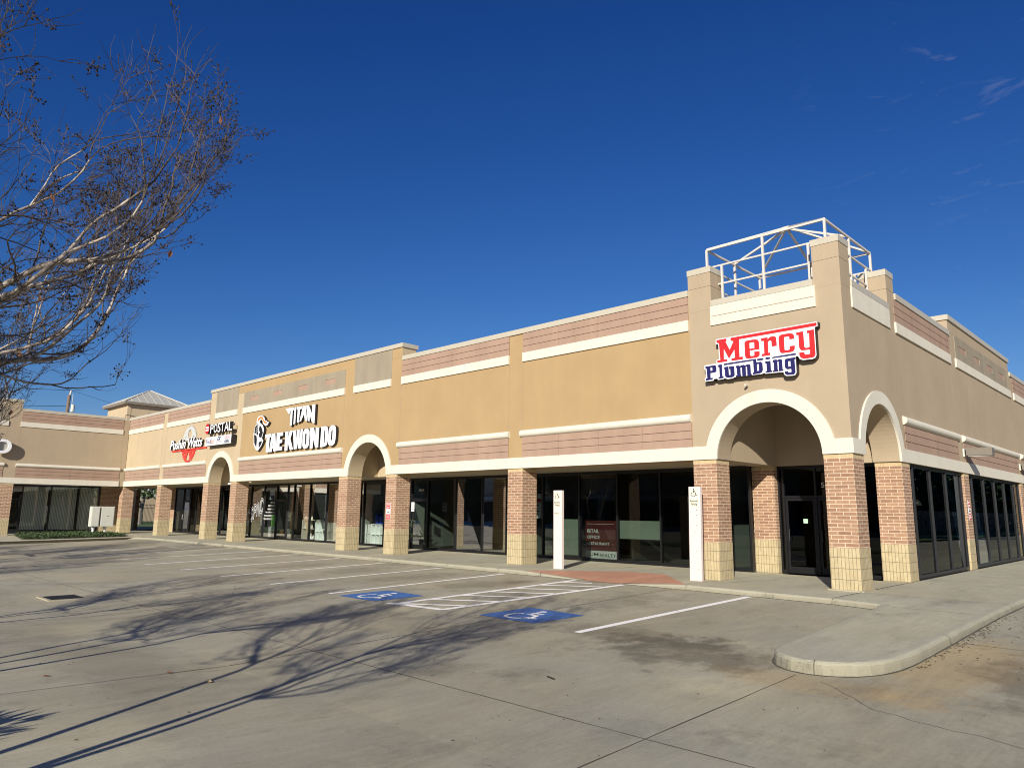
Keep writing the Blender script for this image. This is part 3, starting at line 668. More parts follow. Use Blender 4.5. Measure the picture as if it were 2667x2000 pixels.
for i in range(4):
    a, b = C4[i], C4[(i+1) % 4]; mid = ((a[0]+b[0])/2, (a[1]+b[1])/2)
    bar((*a, 8.90), (*b, 8.90), .026, 'top_rail'); bar((*mid, 7.2), (*mid, 8.87), .028)
    for z in (7.85, 8.375): bar((a[0]*.98+mid[0]*.02, a[1]*.98+mid[1]*.02, z), (b[0]*.98+mid[0]*.02, b[1]*.98+mid[1]*.02, z), .021, 'guard_rail')
    for f in (.135, .865): bar((a[0]+(b[0]-a[0])*f, a[1]+(b[1]-a[1])*f, 7.2), (a[0]+(b[0]-a[0])*f, a[1]+(b[1]-a[1])*f, 8.36), .027, 'baluster')
    bar((*a, 8.92), (-2.05, 2.07, 9.62), .025, 'rafter'); bar((*mid, 8.92), (-2.05, 2.07, 9.58), .027, 'rafter')
MB().box(-2.15, 1.97, 9.56, -1.95, 2.17, 9.62).build('apex_plate', STL, fr_)
bx('tower_roof', flat('tower_roof_membrane', (.4, .4, .38), .9), (-3.4, .6, 7.0, -.6, 3.5, 7.1))
# ------------------------------------------------------------------ text helper
def text(s, P, x0, z0, x1, z1, m, name, par=None, ext=.002, off=0.0, d=.0, shear=0, side=None):
    cu = bpy.data.curves.new('t', 'FONT'); cu.body = s; cu.size = 1; cu.offset = off; cu.shear = shear; cu.resolution_u = 2; cu.extrude = .5
    o = bpy.data.objects.new('t', cu); COL.objects.link(o)
    dg = bpy.context.evaluated_depsgraph_get(); me = bpy.data.meshes.new_from_object(o.evaluated_get(dg)); bpy.data.objects.remove(o); bpy.data.curves.remove(cu)
    X = [v.co.x for v in me.vertices]; Y = [v.co.y for v in me.vertices]; ax, bx_, ay, by = min(X), max(X), min(Y), max(Y)
    for p in me.polygons: p.material_index = 0
    fl = [abs(p.normal.z) > .7 for p in me.polygons]
    for v in me.vertices:
        f = (v.co.x-ax)/(bx_-ax); g = (v.co.y-ay)/(by-ay); e = v.co.z+.5
        v.co = P(x0+(x1-x0)*f, z0+(z1-z0)*g, d+ext*e)
    me.materials.clear(); me.materials.append(m); me.materials.append(side or m)
    for p, k in zip(me.polygons, fl): p.material_index = 0 if k else 1
    me.name = name; o = bpy.data.objects.new(name, me); COL.objects.link(o)
    if par is not None: o.parent = par; o.matrix_parent_inverse = Matrix.Translation(-Vector(par.location))
    return o
# ------------------------------------------------------------------ shop signs
MERCY = {'backing': [[(-3.162, 6.148), (-0.522, 6.164), (-0.524, 6.045), (-0.592, 6.04), (-0.59, 5.362), (-0.613, 5.303), (-0.682, 5.278), (-0.913, 5.283), (-0.991, 5.321), (-1.028, 5.397), (-1.082, 5.395), (-1.087, 4.999), (-1.12, 4.947), (-1.183, 4.938), (-1.337, 4.951), (-1.384, 4.987), (-1.405, 5.056), (-1.865, 5.071), (-1.878, 5.096), (-1.953, 5.077), (-2.655, 5.084), (-2.69, 5.083), (-2.719, 5.06), (-2.862, 5.059), (-2.932, 5.079), (-2.972, 5.09), (-2.978, 5.073), (-3.143, 5.069), (-3.156, 5.106), (-3.267, 5.105), (-3.262, 5.066), (-3.513, 5.067), (-3.519, 5.166), (-3.481, 5.167), (-3.487, 5.395), (-3.522, 5.403), (-3.521, 5.5), (-3.197, 5.505), (-3.162, 5.486), (-3.169, 5.594), (-3.084, 5.6), (-3.094, 6.011), (-3.168, 6.023)]], 'M': [[(-3.142, 6.122), (-2.859, 6.127), (-2.857, 6.058), (-2.888, 6.052), (-2.78, 5.811), (-2.667, 6.02), (-2.722, 6.044), (-2.744, 6.066), (-2.745, 6.122), (-0.541, 6.142), (-0.542, 6.062), (-2.511, 6.048), (-2.519, 5.585), (-2.432, 5.589), (-2.429, 5.516), (-2.741, 5.516), (-2.74, 5.579), (-2.644, 5.584), (-2.65, 5.802), (-2.806, 5.584), (-2.943, 5.863), (-2.951, 5.579), (-2.859, 5.584), (-2.86, 5.521), (-3.14, 5.52), (-3.142, 5.578), (-3.051, 5.581), (-3.074, 6.034), (-3.138, 6.052)]], 'e': [[(-2.369, 5.921), (-2.345, 5.965), (-2.294, 5.982), (-2.08, 5.978), (-2.02, 5.956), (-1.986, 5.901), (-1.98, 5.712), (-2.233, 5.71), (-2.232, 5.587), (-2.207, 5.566), (-2.139, 5.564), (-2.12, 5.58), (-2.121, 5.664), (-1.98, 5.662), (-1.981, 5.577), (-2.005, 5.53), (-2.066, 5.506), (-2.294, 5.512), (-2.346, 5.534), (-2.369, 5.597)], [(-2.238, 5.9), (-2.22, 5.915), (-2.129, 5.914), (-2.11, 5.897), (-2.111, 5.755), (-2.237, 5.757)]], 'r': [[(-1.926, 5.976), (-1.758, 5.977), (-1.755, 5.922), (-1.722, 5.961), (-1.669, 5.981), (-1.582, 5.976), (-1.54, 5.939), (-1.533, 5.728), (-1.659, 5.729), (-1.664, 5.864), (-1.682, 5.885), (-1.722, 5.881), (-1.754, 5.85), (-1.755, 5.581), (-1.708, 5.588), (-1.709, 5.52), (-1.923, 5.518), (-1.924, 5.576), (-1.859, 5.579), (-1.861, 5.903), (-1.925, 5.906)]], 'c': [[(-1.479, 5.914), (-1.451, 5.968), (-1.392, 5.99), (-1.193, 5.987), (-1.124, 5.964), (-1.095, 5.916), (-1.091, 5.837), (-1.211, 5.835), (-1.212, 5.895), (-1.225, 5.916), (-1.325, 5.915), (-1.344, 5.9), (-1.345, 5.609), (-1.33, 5.58), (-1.237, 5.58), (-1.217, 5.594), (-1.217, 5.669), (-1.092, 5.667), (-1.093, 5.59), (-1.12, 5.54), (-1.177, 5.52), (-1.404, 5.522), (-1.446, 5.543), (-1.472, 5.597)]], 'y': [[(-1.038, 5.978), (-0.869, 5.981), (-0.86, 5.597), (-0.834, 5.567), (-0.757, 5.567), (-0.738, 5.585), (-0.731, 5.915), (-0.779, 5.918), (-0.781, 5.98), (-0.612, 5.986), (-0.609, 5.378), (-0.639, 5.327), (-0.694, 5.311), (-0.898, 5.311), (-0.964, 5.353), (-0.992, 5.413), (-0.993, 5.476), (-0.874, 5.475), (-0.866, 5.429), (-0.848, 5.406), (-0.756, 5.405), (-0.734, 5.421), (-0.733, 5.514), (-0.927, 5.52), (-0.966, 5.556), (-0.987, 5.616), (-0.987, 5.91), (-1.038, 5.914)]], 'bar1': [[(-2.95, 5.473), (-2.094, 5.48), (-2.079, 5.46), (-2.075, 5.389), (-1.96, 5.388), (-1.922, 5.343), (-1.918, 5.176), (-1.944, 5.117), (-2.0, 5.097), (-2.19, 5.092), (-2.187, 5.138), (-2.157, 5.14), (-2.16, 5.442), (-2.952, 5.428)], [(-2.067, 5.338), (-2.014, 5.34), (-2.019, 5.167), (-2.065, 5.166)]], 'bar2': [[(-2.056, 5.471), (-1.891, 5.473), (-1.891, 5.425), (-2.055, 5.423)]], 'bar3': [[(-1.663, 5.464), (-1.075, 5.477), (-1.074, 5.434), (-1.665, 5.431)]], 'dot': [[(-1.849, 5.454), (-1.821, 5.474), (-1.777, 5.478), (-1.726, 5.468), (-1.709, 5.448), (-1.728, 5.428), (-1.78, 5.421), (-1.828, 5.432)]], 'P': [[(-3.489, 5.464), (-3.215, 5.469), (-3.176, 5.438), (-3.173, 5.309), (-3.204, 5.279), (-3.347, 5.273), (-3.347, 5.143), (-3.29, 5.144), (-3.288, 5.095), (-3.49, 5.092), (-3.49, 5.142), (-3.443, 5.147), (-3.453, 5.406), (-3.488, 5.407)], [(-3.341, 5.419), (-3.29, 5.42), (-3.287, 5.335), (-3.343, 5.333)]], 'l': [[(-3.121, 5.461), (-3.015, 5.467), (-3.01, 5.149), (-2.982, 5.149), (-2.98, 5.099), (-3.124, 5.094), (-3.125, 5.139), (-3.087, 5.142), (-3.091, 5.401), (-3.12, 5.4)]], 'u': [[(-2.954, 5.383), (-2.836, 5.382), (-2.829, 5.175), (-2.814, 5.155), (-2.784, 5.157), (-2.787, 5.311), (-2.818, 5.312), (-2.819, 5.375), (-2.678, 5.375), (-2.671, 5.14), (-2.701, 5.099), (-2.749, 5.09), (-2.86, 5.092), (-2.919, 5.118), (-2.937, 5.158), (-2.938, 5.323), (-2.954, 5.323)]], 'm': [[(-2.631, 5.37), (-2.538, 5.372), (-2.53, 5.345), (-2.478, 5.37), (-2.408, 5.37), (-2.376, 5.342), (-2.331, 5.368), (-2.27, 5.369), (-2.238, 5.342), (-2.234, 5.115), (-2.213, 5.112), (-2.212, 5.071), (-2.33, 5.073), (-2.331, 5.311), (-2.365, 5.311), (-2.367, 5.084), (-2.465, 5.082), (-2.47, 5.31), (-2.507, 5.309), (-2.508, 5.123), (-2.49, 5.12), (-2.488, 5.085), (-2.639, 5.086), (-2.641, 5.127), (-2.603, 5.128), (-2.61, 5.318), (-2.632, 5.316)]], 'i': [[(-1.849, 5.377), (-1.713, 5.377), (-1.712, 5.128), (-1.679, 5.128), (-1.678, 5.091), (-1.852, 5.093), (-1.853, 5.132), (-1.817, 5.131), (-1.819, 5.322), (-1.849, 5.322)]], 'n': [[(-1.657, 5.386), (-1.555, 5.389), (-1.548, 5.361), (-1.505, 5.382), (-1.448, 5.383), (-1.421, 5.353), (-1.419, 5.126), (-1.401, 5.123), (-1.4, 5.086), (-1.512, 5.087), (-1.511, 5.334), (-1.541, 5.33), (-1.541, 5.124), (-1.527, 5.123), (-1.526, 5.086), (-1.662, 5.086), (-1.663, 5.126), (-1.633, 5.128), (-1.635, 5.323), (-1.658, 5.322)]], 'g': [[(-1.357, 5.344), (-1.327, 5.372), (-1.27, 5.375), (-1.087, 5.38), (-1.087, 5.332), (-1.116, 5.328), (-1.109, 5.015), (-1.136, 4.974), (-1.181, 4.963), (-1.321, 4.972), (-1.362, 5.005), (-1.37, 5.066), (-1.285, 5.063), (-1.279, 5.026), (-1.217, 5.023), (-1.205, 5.042), (-1.207, 5.109), (-1.306, 5.111), (-1.347, 5.145), (-1.363, 5.189)], [(-1.274, 5.302), (-1.218, 5.302), (-1.217, 5.17), (-1.273, 5.169)]]}
TITAN = {'t1': [[(-25.762, 6.383), (-24.917, 6.371), (-24.902, 6.247), (-25.036, 6.243), (-25.037, 5.534), (-25.227, 5.502), (-25.239, 6.238), (-25.305, 6.225), (-25.355, 6.049)]], 'i': [[(-24.895, 6.369), (-24.729, 6.367), (-24.731, 5.591), (-24.906, 5.566)]], 't2': [[(-24.712, 6.368), (-24.158, 6.362), (-24.187, 6.24), (-24.374, 6.234), (-24.411, 5.635), (-24.593, 5.615), (-24.593, 6.226), (-24.681, 6.227)]], 'a': [[(-24.148, 6.357), (-23.889, 6.353), (-23.65, 5.62), (-23.861, 5.67), (-24.004, 5.974), (-24.228, 5.677), (-24.389, 5.64)]], 'n': [[(-23.872, 6.356), (-23.62, 6.354), (-23.29, 5.935), (-23.295, 6.348), (-23.012, 6.35), (-23.004, 5.459), (-23.255, 5.544), (-23.469, 5.884), (-23.478, 5.591), (-23.634, 5.63)]], 'T': [[(-27.611, 5.257), (-26.95, 5.266), (-26.942, 5.107), (-27.111, 5.098), (-27.101, 4.382), (-27.423, 4.374), (-27.414, 5.094), (-27.587, 5.092)]], 'A': [[(-26.929, 5.253), (-26.564, 5.257), (-26.36, 4.397), (-26.635, 4.387), (-26.675, 4.537), (-26.789, 4.536), (-26.815, 4.378), (-27.114, 4.371)], [(-26.762, 4.953), (-26.686, 4.69), (-26.782, 4.688)]], 'E': [[(-26.46, 5.259), (-25.8, 5.266), (-25.791, 5.096), (-26.107, 5.093), (-26.103, 4.925), (-25.848, 4.933), (-25.839, 4.759), (-26.104, 4.755), (-26.104, 4.584), (-25.807, 4.591), (-25.802, 4.415), (-26.423, 4.403)]], 'K': [[(-25.638, 5.264), (-25.319, 5.267), (-25.317, 4.969), (-25.197, 5.271), (-24.896, 5.273), (-25.083, 4.909), (-24.759, 4.391), (-25.084, 4.383), (-25.325, 4.752), (-25.313, 4.377), (-25.613, 4.371)]], 'W': [[(-24.928, 5.275), (-24.617, 5.276), (-24.569, 4.775), (-24.508, 5.279), (-24.289, 5.28), (-24.247, 4.79), (-24.181, 5.283), (-23.979, 5.287), (-24.033, 4.409), (-24.313, 4.402), (-24.371, 4.808), (-24.443, 4.397), (-24.742, 4.393)]], 'O': [[(-24.008, 5.099), (-23.916, 5.227), (-23.73, 5.285), (-23.536, 5.255), (-23.4, 5.168), (-23.372, 5.034), (-23.382, 4.529), (-23.502, 4.403), (-23.708, 4.366), (-23.891, 4.402), (-23.99, 4.518), (-24.0, 4.674)], [(-23.784, 5.017), (-23.718, 5.106), (-23.653, 5.053), (-23.631, 4.609), (-23.678, 4.545), (-23.743, 4.593)]], 'N': [[(-23.392, 5.278), (-23.059, 5.276), (-22.874, 4.913), (-22.887, 5.286), (-22.573, 5.25), (-22.571, 4.365), (-22.834, 4.361), (-23.078, 4.784), (-23.072, 4.359), (-23.337, 4.355)]], 'D': [[(-22.446, 5.271), (-22.047, 5.272), (-21.891, 5.213), (-21.83, 5.08), (-21.835, 4.548), (-21.92, 4.425), (-22.112, 4.372), (-22.478, 4.364)], [(-22.168, 5.1), (-22.088, 5.094), (-22.083, 4.552), (-22.169, 4.542)]], 'O2': [[(-21.824, 5.016), (-21.762, 5.182), (-21.596, 5.277), (-21.402, 5.266), (-21.241, 5.187), (-21.197, 5.015), (-21.207, 4.637), (-21.267, 4.473), (-21.449, 4.378), (-21.643, 4.385), (-21.797, 4.45), (-21.853, 4.613)], [(-21.596, 5.0), (-21.529, 5.101), (-21.483, 5.035), (-21.486, 4.675), (-21.54, 4.594), (-21.591, 4.639)]], 'hwhite': [[(-28.587, 6.022), (-28.483, 6.186), (-28.239, 6.264), (-27.981, 6.238), (-27.804, 6.13), (-27.701, 5.976), (-27.54, 5.958), (-27.48, 5.886), (-27.299, 5.867), (-27.408, 5.736), (-27.625, 5.692), (-27.869, 5.819), (-27.967, 5.973), (-28.079, 6.043), (-28.203, 6.028), (-28.264, 5.923), (-27.909, 5.749), (-27.753, 5.544), (-27.8, 5.354), (-27.912, 5.096), (-27.744, 4.977), (-27.91, 4.746), (-28.228, 4.505), (-28.493, 4.572), (-28.741, 4.841), (-28.766, 5.1), (-28.824, 5.374), (-28.724, 5.737), (-28.54, 5.883)]], 'hb1': [[(-28.358, 5.869), (-28.386, 5.614), (-28.318, 5.267), (-28.51, 5.353), (-28.753, 5.418), (-28.696, 5.722), (-28.494, 5.855)]], 'hb2': [[(-28.757, 5.345), (-28.497, 5.267), (-28.415, 5.066), (-28.426, 4.665), (-28.672, 4.898)]], 'hb3': [[(-28.206, 5.772), (-28.02, 5.648), (-27.898, 5.506), (-28.105, 5.375), (-28.268, 5.508), (-28.276, 5.667)]], 'hb4': [[(-28.256, 5.36), (-27.92, 5.483), (-27.829, 5.38), (-27.967, 5.123), (-28.23, 5.188)]], 'hb5': [[(-28.214, 4.92), (-28.067, 4.948), (-27.844, 4.971), (-27.943, 4.796), (-28.168, 4.616)]], 'ho1': [[(-28.483, 6.014), (-28.425, 6.145), (-28.205, 6.207), (-27.982, 6.174), (-27.859, 6.025), (-27.683, 5.921), (-27.54, 5.896), (-27.472, 5.837), (-27.614, 5.788), (-27.8, 5.863), (-27.935, 5.995), (-28.085, 6.085), (-28.251, 6.074), (-28.347, 5.966)]]}
sg = empty('shop_sign', (-2.1, -.1, 5.5), 'red and navy Mercy Plumbing sign over the tower arch', 'shop sign')
MB().prism(MERCY['backing'], F, .03, .2, 0, 1).build('sign_cabinet', [WHT, DRK], sg)
for k, v in MERCY.items():
    if k == 'backing': continue
    MB().prism(v, F, .198, .206).build('letter' if not k.startswith('bar') else 'letter_bar', SRED if k in 'Mercy' and len(k) == 1 and k in ('M', 'e', 'r', 'c', 'y') else SBLU, sg)
mb = MB(); mb.tube([(-2.42, -.05, 4.86), (-2.42, -.17, 4.86)], .03, 8); mb.tube([(-2.42, -.01, 4.9), (-2.42, -.05, 4.82)], .012, 6); mb.build('photocell', STL, sg)
tg = empty('shop_sign', (-24.5, -.1, 5.2), 'white Titan Tae Kwon Do channel letters on the yellow wall', 'shop sign')
for k, v in TITAN.items():
    if k[0] == 'h': continue
    cx_ = sum(q[0] for q in v[0])/len(v[0]); vv = [[(cx_+(a-cx_)*.93, b) for a, b in l] for l in v]
    MB().prism(vv, F, .02, .15, 0, 1).build('letter', [WHT, DRK], tg)
hg = empty('helmet_emblem', (-28.2, -.1, 5.4), 'black and white helmet emblem with orange plume left of the Titan letters', 'sign emblem')
MB().prism(TITAN['hwhite'], F, .02, .15, 0, 1).build('backing', [WHT, DRK], hg)
for k in ('hb1', 'hb2', 'hb3', 'hb4', 'hb5'): MB().prism(TITAN[k], F, .148, .154).build('helmet_shape', DRK, hg)
mb = MB()
for i in range(5): mb.prism([[(-28.62+.03*i, 5.35+.13*i), (-28.40+.02*i, 5.47+.13*i), (-28.40+.02*i, 5.50+.13*i), (-28.62+.03*i, 5.38+.13*i)]], F, .15, .158)
mb.build('helmet_slats', WHT, hg)
MB().prism(TITAN['ho1'], F, .148, .156).build('plume', ORG, hg)
# Pushin Watts
PGR = flat('pale_grey_acrylic', (.50, .52, .50), .5); WRED = flat('bright_red_acrylic', (.70, .045, .035), .4)
pw = empty('shop_sign', (-37.2, -.1, 5.2), 'Pushin Watts sign with red and pale grey gear halves', 'shop sign')
def gear(c, r, ri, a0, a1, n=26):
    lp = []; k = 0; tot = 2*n
    for i in range(tot+1):
        a = a0+(a1-a0)*i/tot; rr = r if i % 2 else r-.13; lp.append((c[0]+rr*math.cos(R(a)), c[1]+rr*math.sin(R(a))))
        if i % 2: lp.append((c[0]+(r-.11)*math.cos(R(a+(a1-a0)/tot*.45)), c[1]+(r-.11)*math.sin(R(a+(a1-a0)/tot*.45))))
    return lp
gc = (-37.02, 5.35)
MB().prism([gear(gc, 1.1, 0, 188, 352, 16) + [(gc[0]+1.0, 5.0), (gc[0]-1.0, 5.0)],
            [(gc[0]-.02, 4.97), (gc[0]-.16, 4.72), (gc[0]-.25, 4.58)] + semi(gc[0]-.02, 4.53, .25, 170, 370, 12) + [(gc[0]+.12, 4.72)],
            semi(gc[0]-.55, 4.78, .09, 0, 345, 10), semi(gc[0]+.5, 4.80, .09, 0, 345, 10)], F, .02, .05).build('gear', WRED, pw)
hl = semi(gc[0], 5.92, .27, 0, 345, 16)
MB().prism([gear(gc, 1.1, 0, 12, 168, 16) + [(gc[0]-1.0, 5.55), (gc[0]+1.0, 5.55)], hl, semi(gc[0]-.55, 5.75, .06, 0, 345, 8), semi(gc[0]+.55, 5.75, .06, 0, 345, 8)], F, .02, .045).build('gear', PGR, pw)
MB().prism([[(-39.5, 4.97), (-34.6, 4.97), (-34.55, 5.06), (-39.45, 5.06)]], F, .02, .05).build('red_bar', WRED, pw)
x = -39.62
for wd, s_ in ((2.35, 'Pushin'), (1.98, 'Watts')):
    text(s_, F, x, 5.10, x+wd, 5.66, WHT, 'lettering', pw, .11, .028, .03, .25, DRK); x += wd+.32
# Postal
ps = empty('shop_sign', (-32.4, -.2, 5.7), 'Postal sign with red oval in white letters above the lightbox', 'shop sign')
MB().prism([[(-33.98+.26*math.cos(R(a)), 5.98+.285*math.sin(R(a))) for a in range(0, 360, 15)]], F, .12, .34, 0, 1).build('red_oval', [SRED, DRK], ps)
mb = MB(); mb.prism([rect(-34.17, 6.0, -33.79, 6.10)], F, .339, .345); mb.prism([rect(-34.17, 5.86, -33.79, 5.96)], F, .339, .345); mb.build('oval_bars', WHT, ps)
xx = -33.62
for ch, wd in zip('POSTAL', (.40, .46, .36, .40, .48, .40)):
    text(ch, F, xx, 5.70, xx+wd, 6.20, WHT, 'letter', ps, .2, .012, .12, 0, DRK); xx += wd+.035
MB().box(-33.7, -.12, 5.78, -30.98, -.02, 6.0).build('raceway', BEI, ps)
lb = empty('lightbox_sign', (-32.5, -.2, 5.25), 'long white lightbox sign with courier logos under the Postal letters', 'lightbox sign')
MB().prism([rect(-34.08, 5.03, -30.93, 5.50)], F, .06, .33, 0, 1).build('cabinet', [WHT, DRK], lb)
LG = flat('sign_grey', (.16, .15, .22), .5); LO = flat('sign_orange', (.62, .22, .12), .5); LM = flat('sign_maroon', (.40, .06, .09), .5); LN = flat('sign_navy', (.012, .03, .09), .5)
text('Fed', F, -34.0, 5.13, -33.40, 5.38, LG, 'lettering', lb, .003, .02, .331); text('Ex', F, -33.38, 5.13, -32.98, 5.38, LO, 'lettering', lb, .003, .02, .331)
MB().prism([[(-32.62, 5.27), (-32.28, 5.27), (-32.18, 5.46), (-32.52, 5.46)]], F, .33, .335).build('eagle_logo', LN, lb)
MB().prism([[(-32.50, 5.30), (-32.26, 5.40), (-32.44, 5.42)]], F, .335, .338).build('eagle_head', WHT, lb)
text('UNITED STATES', F, -32.74, 5.19, -32.05, 5.235, LN, 'lettering', lb, .003, .01, .331); text('POSTAL SERVICE', F, -32.74, 5.11, -32.05, 5.155, LN, 'lettering', lb, .003, .01, .331)
text('COURIER & FAX', F, -31.77, 5.42, -31.05, 5.465, LM, 'lettering', lb, .003, .01, .331); text('COPIES', F, -31.70, 5.36, -31.12, 5.405, LM, 'lettering', lb, .003, .01, .331); text('& MAILBOXES', F, -31.77, 5.30, -31.05, 5.345, LM, 'lettering', lb, .003, .01, .331)
text('Gifts', F, -31.72, 5.08, -31.12, 5.26, LN, 'lettering', lb, .003, .035, .331, .1)
# D on the wing
dsn = empty('sign_letter', (-47.2, -7.1, 5.2), 'large white channel letter D on the left wing at the photo edge', 'sign letter')
dl = [(-7.52, 4.82), (-7.14, 4.82)] + semi(-7.16, 5.25, .43, -88, 88, 14) + [(-7.52, 5.68)]
dh = [(-7.36, 4.98), (-7.16, 4.98)] + semi(-7.17, 5.25, .27, -86, 86, 12) + [(-7.36, 5.52)]
MB().prism([dl, dh], Wg, .28, .41, 0, 1).build('letter_face', [WHT, WHT], dsn)
MB().prism([dl], Wg, .20, .279, 0, 0).build('letter_back', flat('letter_return', (.35, .34, .30), .5), dsn)
mb = MB(); mb.box(-47.42, -7.4, 5.2, -47.2, -7.32, 5.3); mb.build('standoff', DRK, dsn)
# ------------------------------------------------------------------ reserved parking posts
def respost(x, y, w_, h, lean, lab, extra):
    r_ = empty('reserved_parking_post', (x, y, 0), lab, 'parking post', 'reserved parking posts')
    dx = math.tan(R(lean))
    def P(s, t, d): return (x+s+dx*(-t), y-d, t)
    mb = MB(); mb.prism([rect(-w_/2, 0, w_/2, h)], P, -.09, 0); mb.build('board', PST, r_)
    MB().prism([rect(-w_/2+.03, h-(.52 if not extra else .72), w_/2-.06, h-.015)], P, .001, .004).build('plaque', PLQ, r_)
    mb = MB(); wheelchair(lambda s, t: P(s-.02, h-.15+t*.9, .006), .23, mb); mb.build('wheelchair_symbol', DRK, r_)
    text('Reserved', P, -w_/2+.035, h-.385, w_/2-.065, h-.325, DRK, 'lettering', r_, .002, .012, .005)
    text('Parking', P, -w_/2+.06, h-.485, w_/2-.09, h-.405, DRK, 'lettering', r_, .002, .012, .005)
    if extra: text('VAN ACCESS', P, -w_/2+.035, h-.70, w_/2-.12, h-.665, DRK, 'lettering', r_, .002, .005, .005)
    else:
        mb = MB(); rn = random.Random(2)
        for sx_, t in ((.05, 1.74), (.055, 1.62), (.04, 1.36), (.0, 1.18), (-.06, 1.1), (.04, .72), (.09, .28)):
            mb.prism([[(sx_+.012*math.cos(a), t+.014*math.sin(a)) for a in [i*1.05 for i in range(6)]]], P, .0, .004)
        mb.build('bolt_holes', flat('rust_spot', (.2, .17, .16), .9), r_)
    return r_
respost(-8.49, -.33, .33, 2.30, 0, 'pale reserved parking post standing free left of the red ramp', True)
respost(-3.80, -.50, .33, 2.33, -1.0, 'leaning pale reserved parking post in front of the tower brick pier', False)
# pier notice
def notice(P, s0, t0, w_, h, lab, nm='property_notice'):
    r_ = empty(nm, P((s0), t0, 0), lab, 'notice sign', 'private property notices')
    MB().prism([rect(s0, t0, s0+w_, t0+h)], P, .0, .008).build('panel', WHT, r_)
    mb = MB(); g = .012; mb.prism([rect(s0+g, t0+h*.64, s0+w_-g, t0+h-g)], P, .008, .010); mb.prism([rect(s0+g, t0+g, s0+w_-g, t0+h*.33)], P, .008, .010); mb.build('red_field', SRED, r_)
    for s_, a, b, m in (('PRIVATE', .84, .94, WHT), ('PROPERTY', .68, .79, WHT), ('NO', .55, .61, DRK), ('TRESPASSING', .42, .49, DRK), ('VIOLATORS', .20, .27, WHT), ('PROSECUTED', .09, .16, WHT)):
        q = .05 if s_ != 'NO' else .13
        text(s_, P, s0+q*(w_/.3), t0+h*a, s0+w_-q*(w_/.3), t0+h*b, m, 'lettering', r_, .002, .006, .010)
notice(F, -17.56, 1.30, .27, .64, 'red and white private property notice on the pier right of the arch')
notice(RT(0), 9.98, 1.55, .27, .62, 'red and white private property notice on the right side wall pier')
# paper by the door
def paper(name, P, a, b, c, d, m, lab, grp='papers in the shop windows', lines=0, cat='paper notice'):
    o = MB().prism([rect(a, b, c, d)], P, .0, .004).build(name, m)
    tag(o, lab, cat, grp)
    if lines:
        mb = MB(); rn = random.Random(int(abs(a*100)))
        for i in range(lines):
            z = d-(d-b)*(i+.9)/(lines+1); mb.prism([rect(a+(c-a)*.14, z, a+(c-a)*(.5+.36*rn.random()), z+(d-b)*.035)], P, .004, .006)
        k = mb.build('printed_lines', DRK); k.parent = o
    return o
FP = FR(3.27); FI = FR(3.36)
paper('paper_notice', FR(3.0), -20.18+.35, 1.62, -19.62, 2.02, WHT, 'white paper notice taped right behind the pier beside the arch', lines=4)
paper('paper_notice', FI, -18.15, 1.62, -17.85, 2.02, flat('grey_paper', (.3, .3, .3), .7), 'grey paper notice on the glass beside the left door', lines=5)
# wall lamps
LENS = flat('lamp_lens', (.5, .5, .45), .3)
for y, lab in ((10.12, 'bronze box wall lamp over the nearer window pier on the right side wall'), (19.28, 'bronze box wall lamp farther along the right side wall at the photo edge')):
    r_ = empty('wall_lamp', (0, y, 3.7), lab, 'wall lamp', 'box lamps on the side wall')
    MB().box(.002, y-.13, 3.57, .045, y+.13, 3.83).build('wall_plate', GRYB, r_)
    mb = MB(); mb.tube([(.03, y, 3.72), (.14, y, 3.73)], .035, 8); mb.build('arm', MTL, r_)
    mb = MB()
    q0 = [(.10, y-.17, 3.61), (.10, y+.17, 3.61), (.10, y+.17, 3.85), (.10, y-.17, 3.85)]; q1 = [(.82, y-.17, 3.585), (.82, y+.17, 3.585), (.82, y+.17, 3.83), (.82, y-.17, 3.83)]
    mb.face(q0); mb.face(q1)
    for i in range(4): mb.face([q0[i], q0[(i+1) % 4], q1[(i+1) % 4], q1[i]])
    mb.build('housing', MTL, r_)
    MB().box(.14, y-.14, 3.57, .79, y+.14, 3.583).build('lens', LENS, r_)
tag(MB().box(-34.6, 1.2, 3.0, -33.5, 1.5, 3.075).build('soffit_light', WHT), 'white soffit light fitting beneath the canopy left of the Titan shop', 'soffit light')
# ------------------------------------------------------------------ shop window contents
GRN = flat('poster_green', (.20, .62, .08), .6); ORR = flat('poster_wood', (.22, .10, .04), .7)
T_ = text; WIN = FR(3.285)
cs = empty('window_lettering', (-34.8, 3.28, 1.6), 'slanted outline letters CSPND on the shop window left of the poster', 'window lettering')
for i, ch in enumerate('CSPND'): T_(ch, WIN, -35.95+i*.40, .72+i*.17, -35.60+i*.42, 1.60+i*.17, WHT, 'letter', cs, .002, .022, .0, .12)
for o in list(cs.children):     # hollow look: dark inset letters
    pass
for i, ch in enumerate('CSPND'): T_(ch, WIN, -35.93+i*.40, .75+i*.17, -35.62+i*.42, 1.57+i*.17, DRK, 'letter_inset', cs, .001, -.014, .003, .12)
sl_ = empty('window_lettering', (-33, 3.28, 1.5), 'white list of postal services lettered on the shop window', 'window lettering')
for i, s_ in enumerate(('PACK &', 'SHIP IT NOW', 'MAILBOX RENTAL', 'FAX, COPY & PRINT', 'PACKAGE RECEIVING', 'TEXAS GIFTS & SPICES')):
    wd = (.45, .75, .8, 1.0, 1.15, 1.2)[i]; T_(s_, WIN, -32.66-wd, 1.98-i*.185, -32.66, 2.07-i*.185, WHT, 'lettering', sl_, .002, .012, .0)
paper('window_poster', FI, -33.4, 2.22, -32.85, 2.72, WHT, 'white and navy card high in the window above the services list', lines=0, cat='poster')
